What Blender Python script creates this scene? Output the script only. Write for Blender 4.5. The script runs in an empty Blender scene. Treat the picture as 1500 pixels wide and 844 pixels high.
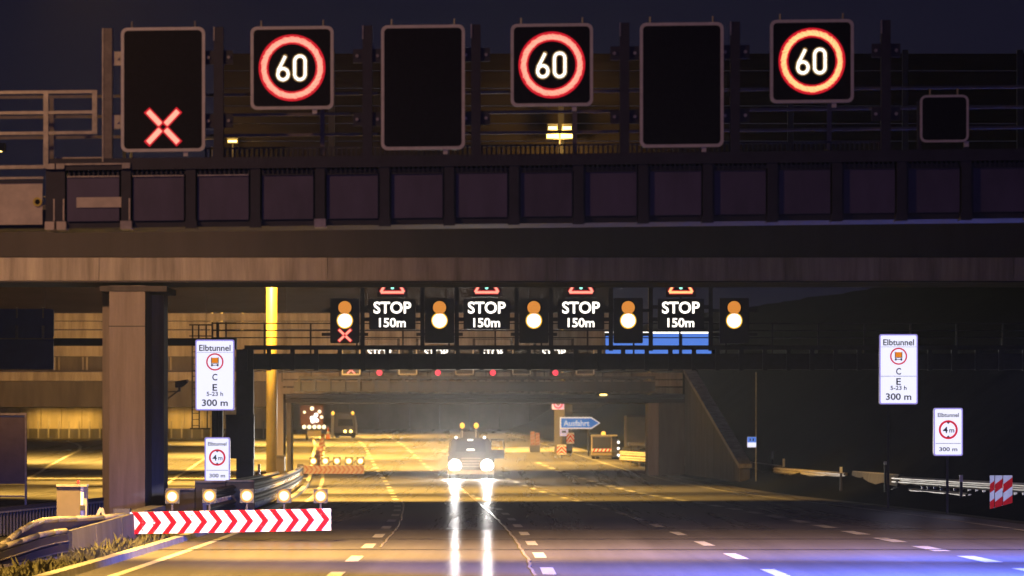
import bpy, bmesh, math, random
from mathutils import Vector
random.seed(7)
R = math.radians
SC = bpy.context.scene
COL = SC.collection

# ------------------------------------------------------------------ camera
F = 7000.0            # focal length in photo pixels (1500 wide)
CH = 2.0              # camera height
HY = 660.0            # eye level in the photo
cam_d = bpy.data.cameras.new('camera'); cam = bpy.data.objects.new('camera', cam_d); COL.objects.link(cam)
cam.location = (0, 0, CH); cam.rotation_euler = (R(90), 0, 0)
cam_d.sensor_width = 36; cam_d.lens = 36*F/1500
cam_d.shift_y = (HY-422)/1500
cam_d.clip_start = 0.5; cam_d.clip_end = 8000
cam_d.dof.use_dof = True; cam_d.dof.focus_distance = 120; cam_d.dof.aperture_fstop = 3.4
SC.camera = cam

# ------------------------------------------------------------------ world (night sky)
W = bpy.data.worlds.new('World'); SC.world = W; W.use_nodes = True
nt = W.node_tree; nt.nodes.clear()
wo = nt.nodes.new('ShaderNodeOutputWorld'); bg = nt.nodes.new('ShaderNodeBackground')
bg.inputs[0].default_value = (0.0066, 0.0060, 0.0160, 1); bg.inputs[1].default_value = 1.0
nt.links.new(bg.outputs[0], wo.inputs[0])

SC.view_settings.view_transform = 'Standard'; SC.view_settings.look = 'None'
SC.view_settings.exposure = 0; SC.view_settings.gamma = 1
SC.view_settings.use_curve_mapping = False
SC.cycles.use_denoising = True
SC.cycles.max_bounces = 6
SC.cycles.sample_clamp_indirect = 3.0

SODIUM = (1.0, 0.56, 0.10)
HPS = (1.0, 0.52, 0.24)
def lamp_light(name, loc, target, watt, cone=120, blend=0.5, col=SODIUM, size=0.25):
    d = bpy.data.lights.new(name, 'SPOT'); d.energy = watt; d.color = col
    d.spot_size = R(cone); d.spot_blend = blend; d.shadow_soft_size = size
    o = bpy.data.objects.new(name, d); COL.objects.link(o); o.location = loc
    o.rotation_euler = (Vector(target)-Vector(loc)).to_track_quat('-Z', 'Y').to_euler()
    return o

# ------------------------------------------------------------------ ground profile and pixel helpers
def zg(Y):
    if Y < 200: return 0.0
    if Y < 320: return 6.5e-5*(Y-200)**2
    if Y < 600: return 0.936+0.0156*(Y-320)
    return 0.936+0.0156*280+0.004*(min(Y, 1500)-600)
LX = [(-60,-2.4),(20,-2.62),(64,-2.78),(100,-3.0),(145,-3.56),(175,-4.2),(228,-5.77),(272,-7.27),(321,-9.2),(378,-11.4),(416,-12.9),(600,-21.5),(900,-36)]
def xl(Y):
    for i in range(len(LX)-1):
        y0, x0 = LX[i]; y1, x1 = LX[i+1]
        if Y <= y1 or i == len(LX)-2:
            m = lambda k: (LX[min(k+1, len(LX)-1)][1]-LX[max(k-1, 0)][1])/(LX[min(k+1, len(LX)-1)][0]-LX[max(k-1, 0)][0])
            h = y1-y0; t = (Y-y0)/h
            return (2*t**3-3*t*t+1)*x0+(t**3-2*t*t+t)*h*m(i)+(-2*t**3+3*t*t)*x1+(t**3-t*t)*h*m(i+1)
def P(px, py, Y): return Vector(((px-750)*Y/F, Y, CH+(HY-py)*Y/F))
def G(px, py):                                  # the road point seen at that pixel
    lo, hi = 60.0, 600.0
    for _ in range(50):
        m = (lo+hi)/2
        if HY-(zg(m)-CH)*F/m > py: lo = m
        else: hi = m
    return Vector(((px-750)*lo/F, lo, zg(lo)))
def onroad(Y, off, dz=0.0): return Vector((xl(Y)+off, Y, zg(Y)+dz))

# ------------------------------------------------------------------ materials
def mat(name, col, rough=0.6, metal=0.0, var=0.25, scale=3.0, stretch=(1,1,1), bump=0.0, bscale=40, spec=0.5, emit=None, estr=0, sample=True, dark=None):
    m = bpy.data.materials.new(name); m.use_nodes = True; n = m.node_tree.nodes; l = m.node_tree.links
    b = n['Principled BSDF']
    b.inputs['Roughness'].default_value = rough; b.inputs['Metallic'].default_value = metal
    b.inputs['Specular IOR Level'].default_value = spec
    tc = n.new('ShaderNodeTexCoord'); mp = n.new('ShaderNodeMapping'); mp.inputs['Scale'].default_value = stretch
    l.new(tc.outputs['Object'], mp.inputs[0])
    if var > 0:
        nz = n.new('ShaderNodeTexNoise'); nz.inputs['Scale'].default_value = scale; nz.inputs['Detail'].default_value = 6; nz.inputs['Roughness'].default_value = 0.65
        l.new(mp.outputs[0], nz.inputs['Vector'])
        rp = n.new('ShaderNodeValToRGB'); rp.color_ramp.elements[0].position = 0.3; rp.color_ramp.elements[1].position = 0.72
        c0 = dark if dark else tuple(c*(1-var) for c in col); c1 = tuple(min(1, c*(1+var)) for c in col)
        rp.color_ramp.elements[0].color = (*c0, 1); rp.color_ramp.elements[1].color = (*c1, 1)
        l.new(nz.outputs['Fac'], rp.inputs[0]); l.new(rp.outputs[0], b.inputs['Base Color'])
    else: b.inputs['Base Color'].default_value = (*col, 1)
    if bump > 0:
        n2 = n.new('ShaderNodeTexNoise'); n2.inputs['Scale'].default_value = bscale; n2.inputs['Detail'].default_value = 4
        l.new(tc.outputs['Object'], n2.inputs['Vector'])
        bp = n.new('ShaderNodeBump'); bp.inputs['Strength'].default_value = bump; bp.inputs['Distance'].default_value = 0.02
        l.new(n2.outputs['Fac'], bp.inputs['Height']); l.new(bp.outputs[0], b.inputs['Normal'])
    if emit:
        b.inputs['Emission Color'].default_value = (*emit, 1); b.inputs['Emission Strength'].default_value = estr
        if not sample: m.cycles.emission_sampling = 'NONE'
    return m
def asphalt(name, col, r0, r1, scale=0.25, patch=0.35, wet=0.2):
    m = bpy.data.materials.new(name); m.use_nodes = True; n = m.node_tree.nodes; l = m.node_tree.links
    n.remove(n['Principled BSDF']); b = n.new('ShaderNodeBsdfDiffuse'); gl_ = n.new('ShaderNodeBsdfGlossy'); mx = n.new('ShaderNodeMixShader')
    mx.inputs[0].default_value = wet; l.new(b.outputs[0], mx.inputs[1]); l.new(gl_.outputs[0], mx.inputs[2]); l.new(mx.outputs[0], n['Material Output'].inputs[0])
    gl_.inputs['Color'].default_value = (.8,.8,.85,1)
    tc = n.new('ShaderNodeTexCoord'); mp = n.new('ShaderNodeMapping'); mp.inputs['Scale'].default_value = (1, 0.015, 1)
    l.new(tc.outputs['Object'], mp.inputs[0])
    nz = n.new('ShaderNodeTexNoise'); nz.inputs['Scale'].default_value = scale*3; nz.inputs['Detail'].default_value = 8; nz.inputs['Roughness'].default_value = 0.7
    l.new(mp.outputs[0], nz.inputs['Vector'])
    fine = n.new('ShaderNodeTexNoise'); fine.inputs['Scale'].default_value = 60; fine.inputs['Detail'].default_value = 2
    l.new(tc.outputs['Object'], fine.inputs['Vector'])
    rp = n.new('ShaderNodeValToRGB'); rp.color_ramp.elements[0].position = 0.3; rp.color_ramp.elements[1].position = 0.75
    rp.color_ramp.elements[0].color = (*[c*(1-patch) for c in col], 1); rp.color_ramp.elements[1].color = (*[c*(1+patch) for c in col], 1)
    l.new(nz.outputs['Fac'], rp.inputs[0]); l.new(rp.outputs[0], b.inputs['Color'])
    mr = n.new('ShaderNodeMapRange'); mr.inputs['To Min'].default_value = r0; mr.inputs['To Max'].default_value = r1
    mr.inputs['From Min'].default_value = 0.3; mr.inputs['From Max'].default_value = 0.7
    l.new(nz.outputs['Fac'], mr.inputs['Value']); l.new(mr.outputs[0], gl_.inputs['Roughness'])
    bp = n.new('ShaderNodeBump'); bp.inputs['Strength'].default_value = 0.12; bp.inputs['Distance'].default_value = 0.01
    l.new(fine.outputs['Fac'], bp.inputs['Height']); l.new(bp.outputs[0], gl_.inputs['Normal'])
    return m
def emis(name, col, s, sample=False): return mat(name, (0.02,0.02,0.02), var=0, emit=col, estr=s, sample=sample)

M = dict(
 bank = mat('dark_bank_growth', (0.006,0.007,0.006), 0.95, spec=0.0, var=0.5, scale=0.8),
 dimgalv = mat('dull_galvanised_steel', (0.14,0.115,0.10), 0.5, 0.2, var=0.3, scale=9),
 ground = mat('ground_soil', (0.06,0.055,0.045), 0.9, spec=0.1, var=0.4, scale=0.6),
 road = asphalt('wet_asphalt', (0.075,0.072,0.07), 0.22, 0.36, patch=0.16, wet=0.2),
 near_road = asphalt('smooth_wet_asphalt', (0.085,0.08,0.082), 0.14, 0.26, scale=0.15, patch=0.3, wet=0.10),
 paint = mat('road_paint', (0.34,0.33,0.31), 0.6, var=0.45, scale=4),
 seam = mat('tar_seam', (0.34,0.3,0.28), 0.22, var=0.3, scale=5),
 joint = mat('dark_joint', (0.015,0.015,0.015), 0.5, var=0.3),
 kerb = mat('kerb_stone', (0.3,0.28,0.25), 0.85, var=0.3, scale=2),
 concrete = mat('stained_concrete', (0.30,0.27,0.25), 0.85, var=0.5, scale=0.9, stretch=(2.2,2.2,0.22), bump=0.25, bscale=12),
 pier = mat('board_marked_concrete', (0.27,0.23,0.21), 0.88, var=0.3, scale=0.8, stretch=(3,3,0.25), bump=0.3, bscale=10),
 dconcrete = mat('dark_concrete', (0.10,0.09,0.09), 0.9, var=0.4, scale=0.6, stretch=(2,2,0.3)),
 girder = mat('weathered_dark_girder', (0.022,0.016,0.02), 0.7, var=0.35, scale=0.7, stretch=(2,2,0.2)),
 panel = mat('violet_grey_panel', (0.085,0.068,0.14), 0.6, var=0.35, scale=1.2, stretch=(1,1,0.4)),
 cream = mat('cream_paint_and_light', (0.62,0.52,0.42), 0.5, var=0.2, scale=4),  # cream also carries the lamplight on the left end panel
 dsteel = mat('dark_gantry_steel', (0.024,0.022,0.038), 0.6, 0.1, var=0.3, scale=4),
 galv = mat('galvanised_steel', (0.30,0.265,0.22), 0.45, 0.4, var=0.3, scale=9),
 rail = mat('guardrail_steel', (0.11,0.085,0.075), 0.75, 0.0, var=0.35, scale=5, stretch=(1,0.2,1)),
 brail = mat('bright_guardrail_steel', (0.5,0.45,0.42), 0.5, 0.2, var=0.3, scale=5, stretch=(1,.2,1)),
 frame = mat('light_grey_frame', (0.6,0.56,0.55), 0.45, var=0.12, scale=8),
 black = mat('matt_black_face', (0.008,0.007,0.012), 0.5, var=0.3, scale=20, bump=0.15, bscale=90, spec=0.12),
 housing = mat('dark_housing', (0.02,0.02,0.024), 0.5, var=0.2, scale=8),
 navy = mat('navy_sign_back', (0.06,0.09,0.26), 0.5, var=0.2, scale=2),
 yellowpole = mat('yellow_pole_paint', (0.15,0.115,0.03), 0.5, var=0.2, scale=2),
 brown = mat('brown_wall_panel', (0.03,0.024,0.026), 0.8, spec=0.05, var=0.35, scale=1.1, stretch=(0.3,1,3)),
 cont = mat('olive_container_paint', (0.13,0.115,0.085), 0.6, var=0.25, scale=2),
 wall = mat('pale_wall', (0.45,0.38,0.28), 0.8, var=0.25, scale=0.6, stretch=(2,2,0.4)),
 farwall = mat('rough_far_wall', (0.17,0.14,0.11), 0.9, var=0.4, scale=0.35, stretch=(1,1,0.6)),
 white = mat('white_plastic', (0.75,0.73,0.7), 0.4, var=0.1, scale=8),
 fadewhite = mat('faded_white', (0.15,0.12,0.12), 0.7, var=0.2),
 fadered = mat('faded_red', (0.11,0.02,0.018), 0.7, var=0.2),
 red = mat('red_reflective', (0.75,0.015,0.02), 0.4, var=0.1, scale=8),
 grey = mat('grey_cabinet', (0.075,0.058,0.045), 0.6, var=0.15, scale=5),
 glass = mat('dark_windscreen', (0.02,0.022,0.025), 0.08, var=0, spec=0.6),
 tyre = mat('tyre_rubber', (0.02,0.02,0.02), 0.8, var=0.2),
 truck = mat('beige_truck_paint', (0.24,0.19,0.13), 0.35, var=0.15),
 truckd = mat('dark_truck_paint', (0.018,0.018,0.02), 0.35, var=0.2),
 orange = mat('orange_plastic', (0.8,0.2,0.03), 0.45, var=0.1),
 blue = mat('blue_sign_face', (0.02,0.16,0.55), 0.4, var=0.08),
 grass = mat('dry_grass', (0.05,0.046,0.016), 0.9, var=0.4, scale=5),
 leaf = mat('dark_leaves', (0.03,0.05,0.02), 0.7, var=0.4, scale=2),
 bark = mat('bark', (0.06,0.045,0.035), 0.9, var=0.4, scale=6),
 ink = mat('dark_sign_ink', (0.04,0.045,0.10), 0.6, var=0),
 greyink = mat('grey_sign_ink', (0.28,0.28,0.38), 0.6, var=0),
 e_white = emis('led_white', (1.0,0.93,0.82), 2.2),
 e_warm = emis('led_warm_and_glow', (0.95,0.55,0.16), 0.28),  # also paints the warm glow behind the digits
 e_red = emis('led_red_core', (1.0,0.36,0.25), 1.4),
 e_redhalo = emis('led_red_and_glow', (0.8,0.008,0.025), 0.8),  # also paints the halo behind rings, crosses and triangles
 e_oran = emis('led_orange_core', (1.0,0.46,0.18), 1.7),
 e_signal = emis('lamp_white', (1.0,0.93,0.85), 2.4),
 e_amberlens = emis('amber_lens_glow', (0.9,0.32,0.05), 0.8),
 e_ambglow = emis('painted_amber_glow', (1.0,0.55,0.04), 1.15),  # paints the amber glow round lamp lenses
 e_green = emis('led_green', (0.35,1.0,0.8), 1.5),
 e_amber = emis('amber_lamp', (1.0,0.82,0.5), 2.2),
 e_beacon = emis('amber_beacon', (1.0,0.5,0.06), 1.9),
 e_dimglow = emis('painted_outer_glow', (1.0,0.42,0.01), 0.62),  # paints the outer glow of the boom lamps
 e_head = emis('headlamp_glow', (1.0,0.97,0.9), 28.0),
 e_sod = emis('sodium_lens', (1.0,0.68,0.16), 6.0),
 e_box = emis('lit_sign_face', (0.8,0.8,1.0), 1.22, True),
 e_boxdim = emis('lit_sign_edge', (0.36,0.30,0.85), 0.9),
 e_chev = mat('retroreflective_white', (0.58,0.6,0.74), 0.55, var=0.14, scale=6, spec=0.05),
 e_chevred = mat('retroreflective_red', (0.5,0.004,0.012), 0.55, var=0.14, scale=6, spec=0.05),
 e_blue = emis('lit_blue_sign', (0.12,0.30,1.0), 0.75),
 e_redmark = emis('backlit_red_ring', (0.72,0.006,0.03), 0.9),
 e_orangemark = emis('backlit_orange', (0.9,0.26,0.01), 0.9),
)

# ------------------------------------------------------------------ mesh builder
def root_of(o):
    while o.parent: o = o.parent
    return o
class MB:
    def __init__(s): s.v = []; s.f = []
    def add(s, vs, fs):
        k = len(s.v); s.v += [tuple(v) for v in vs]; s.f += [tuple(i+k for i in f) for f in fs]; return s
    def box(s, a, b):
        x0,y0,z0 = (min(a[i],b[i]) for i in range(3)); x1,y1,z1 = (max(a[i],b[i]) for i in range(3))
        return s.add([(x0,y0,z0),(x1,y0,z0),(x1,y1,z0),(x0,y1,z0),(x0,y0,z1),(x1,y0,z1),(x1,y1,z1),(x0,y1,z1)],
                     [(3,2,1,0),(4,5,6,7),(0,1,5,4),(1,2,6,5),(2,3,7,6),(3,0,4,7)])
    def pbox(s, x0, y0, x1, y1, Y, depth):               # front face over a rectangle standing at distance Y
        a = P(x0, y0, Y); b = P(x1, y1, Y); return s.box((a.x,Y,a.z), (b.x,Y+depth,b.z))
    def bar(s, p, q, w, d=None):
        p = Vector(p); q = Vector(q); d = d or w; a = (q-p).normalized()
        up = Vector((0,0,1)) if abs(a.z) < 0.95 else Vector((0,1,0))
        u = a.cross(up).normalized()*w/2; v = u.cross(a).normalized()*d/2
        return s.add([p-u-v,p+u-v,p+u+v,p-u+v,q-u-v,q+u-v,q+u+v,q-u+v], [(3,2,1,0),(4,5,6,7),(0,1,5,4),(1,2,6,5),(2,3,7,6),(3,0,4,7)])
    def tube(s, p, q, r, r2=None, n=12, cap=True):
        p = Vector(p); q = Vector(q); r2 = r if r2 is None else r2; a = (q-p).normalized()
        up = Vector((0,0,1)) if abs(a.z) < 0.95 else Vector((0,1,0))
        u = a.cross(up).normalized(); v = u.cross(a).normalized(); vs = []; fs = []
        for c, rr in ((p,r),(q,r2)):
            for i in range(n): t = 2*math.pi*i/n; vs.append(c+u*rr*math.cos(t)+v*rr*math.sin(t))
        for i in range(n): j = (i+1) % n; fs.append((i,j,n+j,n+i))
        if cap: fs += [tuple(range(n-1,-1,-1)), tuple(range(n,2*n))]
        return s.add(vs, fs)
    def prism(s, pts, Y, depth):                          # outline in (x,z), standing across the road
        n = len(pts); vs = [(x,Y,z) for x,z in pts]+[(x,Y+depth,z) for x,z in pts]
        return s.add(vs, [tuple(range(n)), tuple(range(2*n-1,n-1,-1))]+[(i,n+i,n+(i+1)%n,(i+1)%n) for i in range(n)])
    def ring(s, outer, inner, Y, depth):                  # closed frame between two outlines of equal count
        n = len(outer); vs = [(x,Y,z) for x,z in outer]+[(x,Y,z) for x,z in inner]+[(x,Y+depth,z) for x,z in outer]+[(x,Y+depth,z) for x,z in inner]
        fs = []
        for i in range(n):
            j = (i+1)%n
            fs += [(i,j,n+j,n+i),(2*n+j,2*n+i,3*n+i,3*n+j),(j,i,2*n+i,2*n+j),(n+i,n+j,3*n+j,3*n+i)]
        return s.add(vs, fs)
    def sphere(s, c, r, n=10, m=6, sq=1.0):
        c = Vector(c); vs = [c+Vector((0,0,r*sq))]; fs = []
        for i in range(1, m):
            a = math.pi*i/m
            for j in range(n): b = 2*math.pi*j/n; vs.append(c+Vector((r*math.sin(a)*math.cos(b), r*math.sin(a)*math.sin(b), r*sq*math.cos(a))))
        vs.append(c-Vector((0,0,r*sq)))
        for j in range(n): fs.append((0,1+j,1+(j+1)%n))
        for i in range(m-2):
            for j in range(n): a = 1+i*n; fs.append((a+j,a+n+j,a+n+(j+1)%n,a+(j+1)%n))
        a = 1+(m-2)*n; e = len(vs)-1
        for j in range(n): fs.append((a+j,e,a+(j+1)%n))
        return s.add(vs, fs)
    def shear(s, k, x0): s.v = [(x,y,z+k*(x-x0)) for x,y,z in s.v]; return s
    def build(s, name, m, parent=None, kind=None, smooth=False, label=None):
        off = root_of(parent).location if parent else Vector((0,0,0))
        me = bpy.data.meshes.new(name); me.from_pydata([(v[0]-off.x, v[1]-off.y, v[2]-off.z) for v in s.v], [], s.f); me.update()
        bm = bmesh.new(); bm.from_mesh(me); bmesh.ops.recalc_face_normals(bm, faces=bm.faces); bm.to_mesh(me); bm.free()
        if smooth:
            for p in me.polygons: p.use_smooth = True
        me.materials.append(M[m] if isinstance(m, str) else m)
        o = bpy.data.objects.new(name, me); COL.objects.link(o)
        if parent: o.parent = parent
        if kind: o['kind'] = kind
        if label: o['label'] = label
        return o
def tag(o, label, cat, group=None):
    o['label'] = label; o['category'] = cat
    if group: o['group'] = group
    return o
def thing(name, label, cat, loc, group=None):
    o = bpy.data.objects.new(name, None); COL.objects.link(o); o.location = loc; o.empty_display_size = 0.3
    return tag(o, label, cat, group)
def rrect(x0, z0, x1, z1, r, n=5):
    pts = []
    for cx, cz, a0 in ((x1-r,z1-r,0),(x0+r,z1-r,90),(x0+r,z0+r,180),(x1-r,z0+r,270)):
        for i in range(n+1): a = R(a0+90*i/n); pts.append((cx+r*math.cos(a), cz+r*math.sin(a)))
    return pts
def circ(cx, cz, r, n=32): return [(cx+r*math.cos(2*math.pi*i/n), cz+r*math.sin(2*math.pi*i/n)) for i in range(n)]
def text_mb(body, cx, cz, w, h, Y, depth=0.01, bold=0.0, shear=0.0):
    cu = bpy.data.curves.new('lettering', 'FONT'); cu.body = body; cu.offset = bold; cu.extrude = 0.01; cu.resolution_u = 4
    o = bpy.data.objects.new('lettering', cu); COL.objects.link(o)
    dg = bpy.context.evaluated_depsgraph_get(); me = bpy.data.meshes.new_from_object(o.evaluated_get(dg))
    vs = [v.co.copy() for v in me.vertices]; fs = [tuple(p.vertices) for p in me.polygons]
    bpy.data.objects.remove(o); bpy.data.curves.remove(cu); bpy.data.meshes.remove(me)
    x0 = min(v.x for v in vs); x1 = max(v.x for v in vs); y0 = min(v.y for v in vs); y1 = max(v.y for v in vs)
    mb = MB()
    mb.add([(cx+((v.x-x0)/(x1-x0)-0.5)*w, Y+(0 if v.z > 0 else depth), cz+((v.y-y0)/(y1-y0)-0.5)*h) for v in vs], fs)
    return mb
def stroke(mb, pts, Y, wid, depth=0.01, z=0):              # flat thick polyline with round joints, facing the road
    for (x0,z0),(x1,z1) in zip(pts, pts[1:]):
        d = math.hypot(x1-x0, z1-z0)
        if d < 1e-6: continue
        nx, nz = -(z1-z0)/d*wid/2, (x1-x0)/d*wid/2
        mb.prism([(x0+nx,z0+nz),(x0-nx,z0-nz),(x1-nx,z1-nz),(x1+nx,z1+nz)], Y, depth)
    return mb

# ================================================================== THE SETTING
YS = [-60,-20,20]+[40+4*i for i in range(141)]+[640,700,800,900,1200,1600,2500]
def strip(name, o0, o1, dz, m, ys, kind='structure', parent=None):
    mb = MB(); vs = []; fs = []
    for Y in ys:
        a = o0(Y) if callable(o0) else xl(Y)+o0; b = o1(Y) if callable(o1) else xl(Y)+o1
        vs += [(a,Y,zg(Y)+dz),(b,Y,zg(Y)+dz)]
    for i in range(len(ys)-1): fs.append((2*i,2*i+1,2*i+3,2*i+2))
    return mb.add(vs, fs).build(name, m, parent, kind)
mb = MB(); xs = [-600,-120,-60,-30,-10,10,30,60,120,600]; vs = []; fs = []
for Y in YS:
    for x in xs: vs.append((x, Y, zg(Y)-0.03))
for i in range(len(YS)-1):
    for j in range(len(xs)-1): k = i*len(xs)+j; fs.append((k,k+1,k+len(xs)+1,k+len(xs)))
mb.add(vs, fs).build('ground', 'ground', kind='structure')
LEDGE = -4.15
rd = strip('road', LEDGE, 17.2, 0.0, 'road', [Y for Y in YS if 120 <= Y <= 640])
strip('road', LEDGE, 17.2, 0.0, 'near_road', [-60,-20,20]+[40+4*i for i in range(21)])
# left carriageway behind the pier
lcw = strip('side_road', lambda Y: -70.0, lambda Y: min(xl(Y)-7.2-0.045*max(0, 200-Y), -10.5-0.02*(Y-100)), 0.0, 'road', [Y for Y in YS if 100 <= Y <= 640])
# painted lines
def dash_row(off, pitch, length, w, y0, y1, phase=0):
    Y = y0+phase
    while Y < y1:
        strip('lane_mark', off-w/2, off+w/2, 0.005, 'paint', [Y, Y+length/2, Y+length], parent=rd, kind=None); Y += pitch
dash_row(0.0, 11.9, 4.6, 0.24, 73, 560, 1.0)
dash_row(3.45, 11.9, 4.6, 0.22, 73, 560, 4.0)
dash_row(7.15, 12.3, 4.8, 0.24, 73, 420, 2.6)
dash_row(11.5, 9.4, 5.0, 0.34, 76, 330, 0)
ysl = [Y for Y in YS if 40 <= Y <= 560]
strip('edge_line', LEDGE+0.55, LEDGE+0.72, 0.006, 'paint', ysl, parent=rd, kind=None)
strip('edge_line', 15.95, 16.1, 0.006, 'paint', ysl, parent=rd, kind=None)
def ground_line(name, pix, w, m, parent, dz=0.009):
    pts = [G(*p) for p in pix]; fine = []
    for a, b in zip(pts, pts[1:]):
        for i in range(6): fine.append(a.lerp(b, i/6))
    fine.append(pts[-1]); vs = []; fs = []
    for i, p in enumerate(fine):
        j = random.uniform(-0.03, 0.03)
        vs += [(p.x-w/2+j, p.y, zg(p.y)+dz), (p.x+w/2+j, p.y, zg(p.y)+dz)]
    for i in range(len(fine)-1): fs.append((2*i,2*i+1,2*i+3,2*i+2))
    return MB().add(vs, fs).build(name, m, parent)
ground_line('tar_seam', [(589,733),(592,742),(589,760),(582,773),(571,787),(557,802)], 0.05, 'seam', rd)
ground_line('tar_seam', [(650,701),(680,718),(702,737),(727,760),(747,780),(762,803),(773,820),(782,844)], 0.055, 'seam', rd)
ground_line('tar_seam', [(783,712),(817,722),(860,737),(900,748),(943,765)], 0.06, 'seam', rd)
for Yj in (122.0, 107.5, 96.0):
    strip('expansion_joint', LEDGE, 17.1, 0.011, 'joint', [Yj, Yj+0.35], parent=rd, kind=None)
# side road lines
ground_line('edge_line', [(40,702),(70,684),(95,670),(116,660),(118,654),(112,650),(98,646)], 0.25, 'paint', lcw)
ground_line('edge_line', [(240,712),(262,696),(300,672),(340,656)], 0.2, 'paint', lcw)
strip('shade_band_strip', lambda Y: -70, lambda Y: -11.4, 0.12, 'kerb', [268,270.5])  # strip added in place of a shading band across the side road
# kerb along the left lane
kb = MB(); prof = [(-0.22,0),(-0.22,0.12),(-0.02,0.12),(0.0,0.0)]; vs = []; fs = []
for Y in ysl:
    for (o, z) in prof: vs.append((xl(Y)+LEDGE+o, Y, zg(Y)+z))
for i in range(len(ysl)-1):
    for j in range(3): k = i*4+j; fs.append((k,k+1,k+5,k+4))
kb.add(vs, fs).build('kerb', 'kerb', kind='structure')
# right-hand embankment
mb = MB(); vs = []; fs = []; eo = [18.0,21,25,31,40,60,200]; ez = [-0.02,0.8,3.6,8.2,13.0,15.0,15.0]
ye = [Y for Y in YS if -20 <= Y <= 640]
for Y in ye:
    for o, z in zip(eo, ez): vs.append((xl(Y)+o+random.uniform(-.3,.3)*(z > 0), Y, zg(Y)+z+random.uniform(-.12,.12)*(z > 0)))
for i in range(len(ye)-1):
    for j in range(6): k = i*7+j; fs.append((k,k+1,k+8,k+7))
mb.add(vs, fs).build('embankment', 'bank', kind='structure')

# ================================================================== NEAR SIGN GANTRY (distance 64 m)
YG = 64.0; KX = P(240, 0, YG).x; KS = 0.0105
def gshear(mb): return mb.shear(KS, KX)
gan = thing('sign_gantry', 'dark steel sign gantry with ribbed girder carrying the large overhead signs', 'gantry', (-9.4, YG, 0))
def gp(x0, y0, x1, y1, name, m, Y=YG, d=0.1, **k): return gshear(MB().pbox(x0, y0, x1, y1, Y, d)).build(name, m, gan, **k)
gp(72, 231, 1780, 248, 'top_chord', 'dsteel', YG-0.06, 1.6)
gp(66, 326, 1780, 333, 'bottom_chord', 'dsteel', YG+0.1, 1.3)
gp(100, 248, 1780, 326, 'web_plate', 'dsteel', YG+0.42, 0.04)
ribs = [74, 88]+[184.5+94.7*k for k in range(0, 16)]
for i, x in enumerate(ribs):
    gp(x-7, 240, x+7, 326, 'rib', 'dsteel', YG-0.02, 0.4)
    gp(x-8.5, 323, x+8.5, 335, 'rib_foot', 'cream' if i in (0,1) else ('galv' if i in (2, 5) else 'dsteel'), YG-0.05, 0.42)
    if i in (0, 1, 2): gp(x+4, 290, x+6, 322, 'cable_strip', 'cream', YG-0.04, 0.015); gp(x-6, 238, x+6, 246, 'clamp', 'galv', YG-0.12, 0.05)
for i in range(1, 16):
    x0 = ribs[i]+10; x1 = ribs[i+1]-10
    gp(x0, 259, x1, 323, 'panel', 'panel', YG+0.07+random.uniform(-.012,.012), 0.03); gp(x0, 256.5, x1, 258.6, 'panel_lip', 'galv' if i < 4 else 'dsteel', YG+0.03, 0.05)
def comb(x0, x1, y0, y1, Y, name):
    mb = MB(); x = x0
    while x < x1: mb.pbox(x, y0, x+2.6, y1, Y, 0.05); x += 7.1
    gshear(mb).build(name, 'dsteel', gan, kind='stuff')
comb(100, 1500, 248, 256, YG+0.02, 'grating'); comb(300, 1300, 219, 231, YG+1.3, 'grating')
gp(300, 217, 1300, 219.5, 'grating_rail', 'dsteel', YG+1.3, 0.05)
# left continuation; its lamplight against the violet bays is put into the cream
ep = gp(-160, 265, 62, 327, 'end_panel', 'cream', YG+0.02, 0.05)
gp(-160, 262, 63, 266, 'end_panel_lip', 'dsteel', YG-0.01, 0.06)
gp(-160, 240, 63, 245, 'end_rail', 'galv', YG-0.02, 0.1); gp(-160, 257, 63, 260, 'end_rail', 'galv', YG-0.02, 0.1)
c = P(55, 294, YG); cz = c.z+KS*(c.x-KX)
MB().ring(circ(c.x, cz, .062, 20), circ(c.x, cz, .036, 20), YG-0.02, 0.04).build('cable_port', mat('yellow_plastic', (0.7,0.55,0.08), 0.5), ep)
MB().prism(circ(c.x, cz, .036, 16), YG+0.005, 0.01).build('cable_port_hole', 'black', ep)
gp(94, 238, 178, 240.5, 'end_rail', 'galv', YG-0.1, 0.06); gp(82, 229, 152, 231, 'end_rail', 'galv', YG+0.4, 0.06)
# patch of lamplight in the first bay, put in as a cream plate
gp(112, 288, 178, 303, 'light_patch_plate', 'cream', YG+0.03, 0.015)
# walkway railings
for y in (133, 163, 193): gp(-160, y-2.2, 142, y+2.2, 'guard_bar', 'galv', YG-0.1, 0.05)
for x in (67, 138.5): gp(x-3.6, 131, x+3.6, 245 if x < 100 else 193, 'railing_post', 'galv', YG-0.11, 0.06)
for x in (75.5,): gp(x-3.2, 140, x+3.2, 231, 'railing_post', 'dimgalv', YG+1.4, 0.06)
for y in (140, 169.5, 199.5): gp(-160, y-2.0, 1500, y+2.0, 'guard_bar', 'dimgalv', YG+1.5, 0.05)
for x in (472, 842, 1215): gp(x-3.2, 140, x+3.2, 231, 'railing_post', 'dimgalv', YG+1.42, 0.06)
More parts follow.
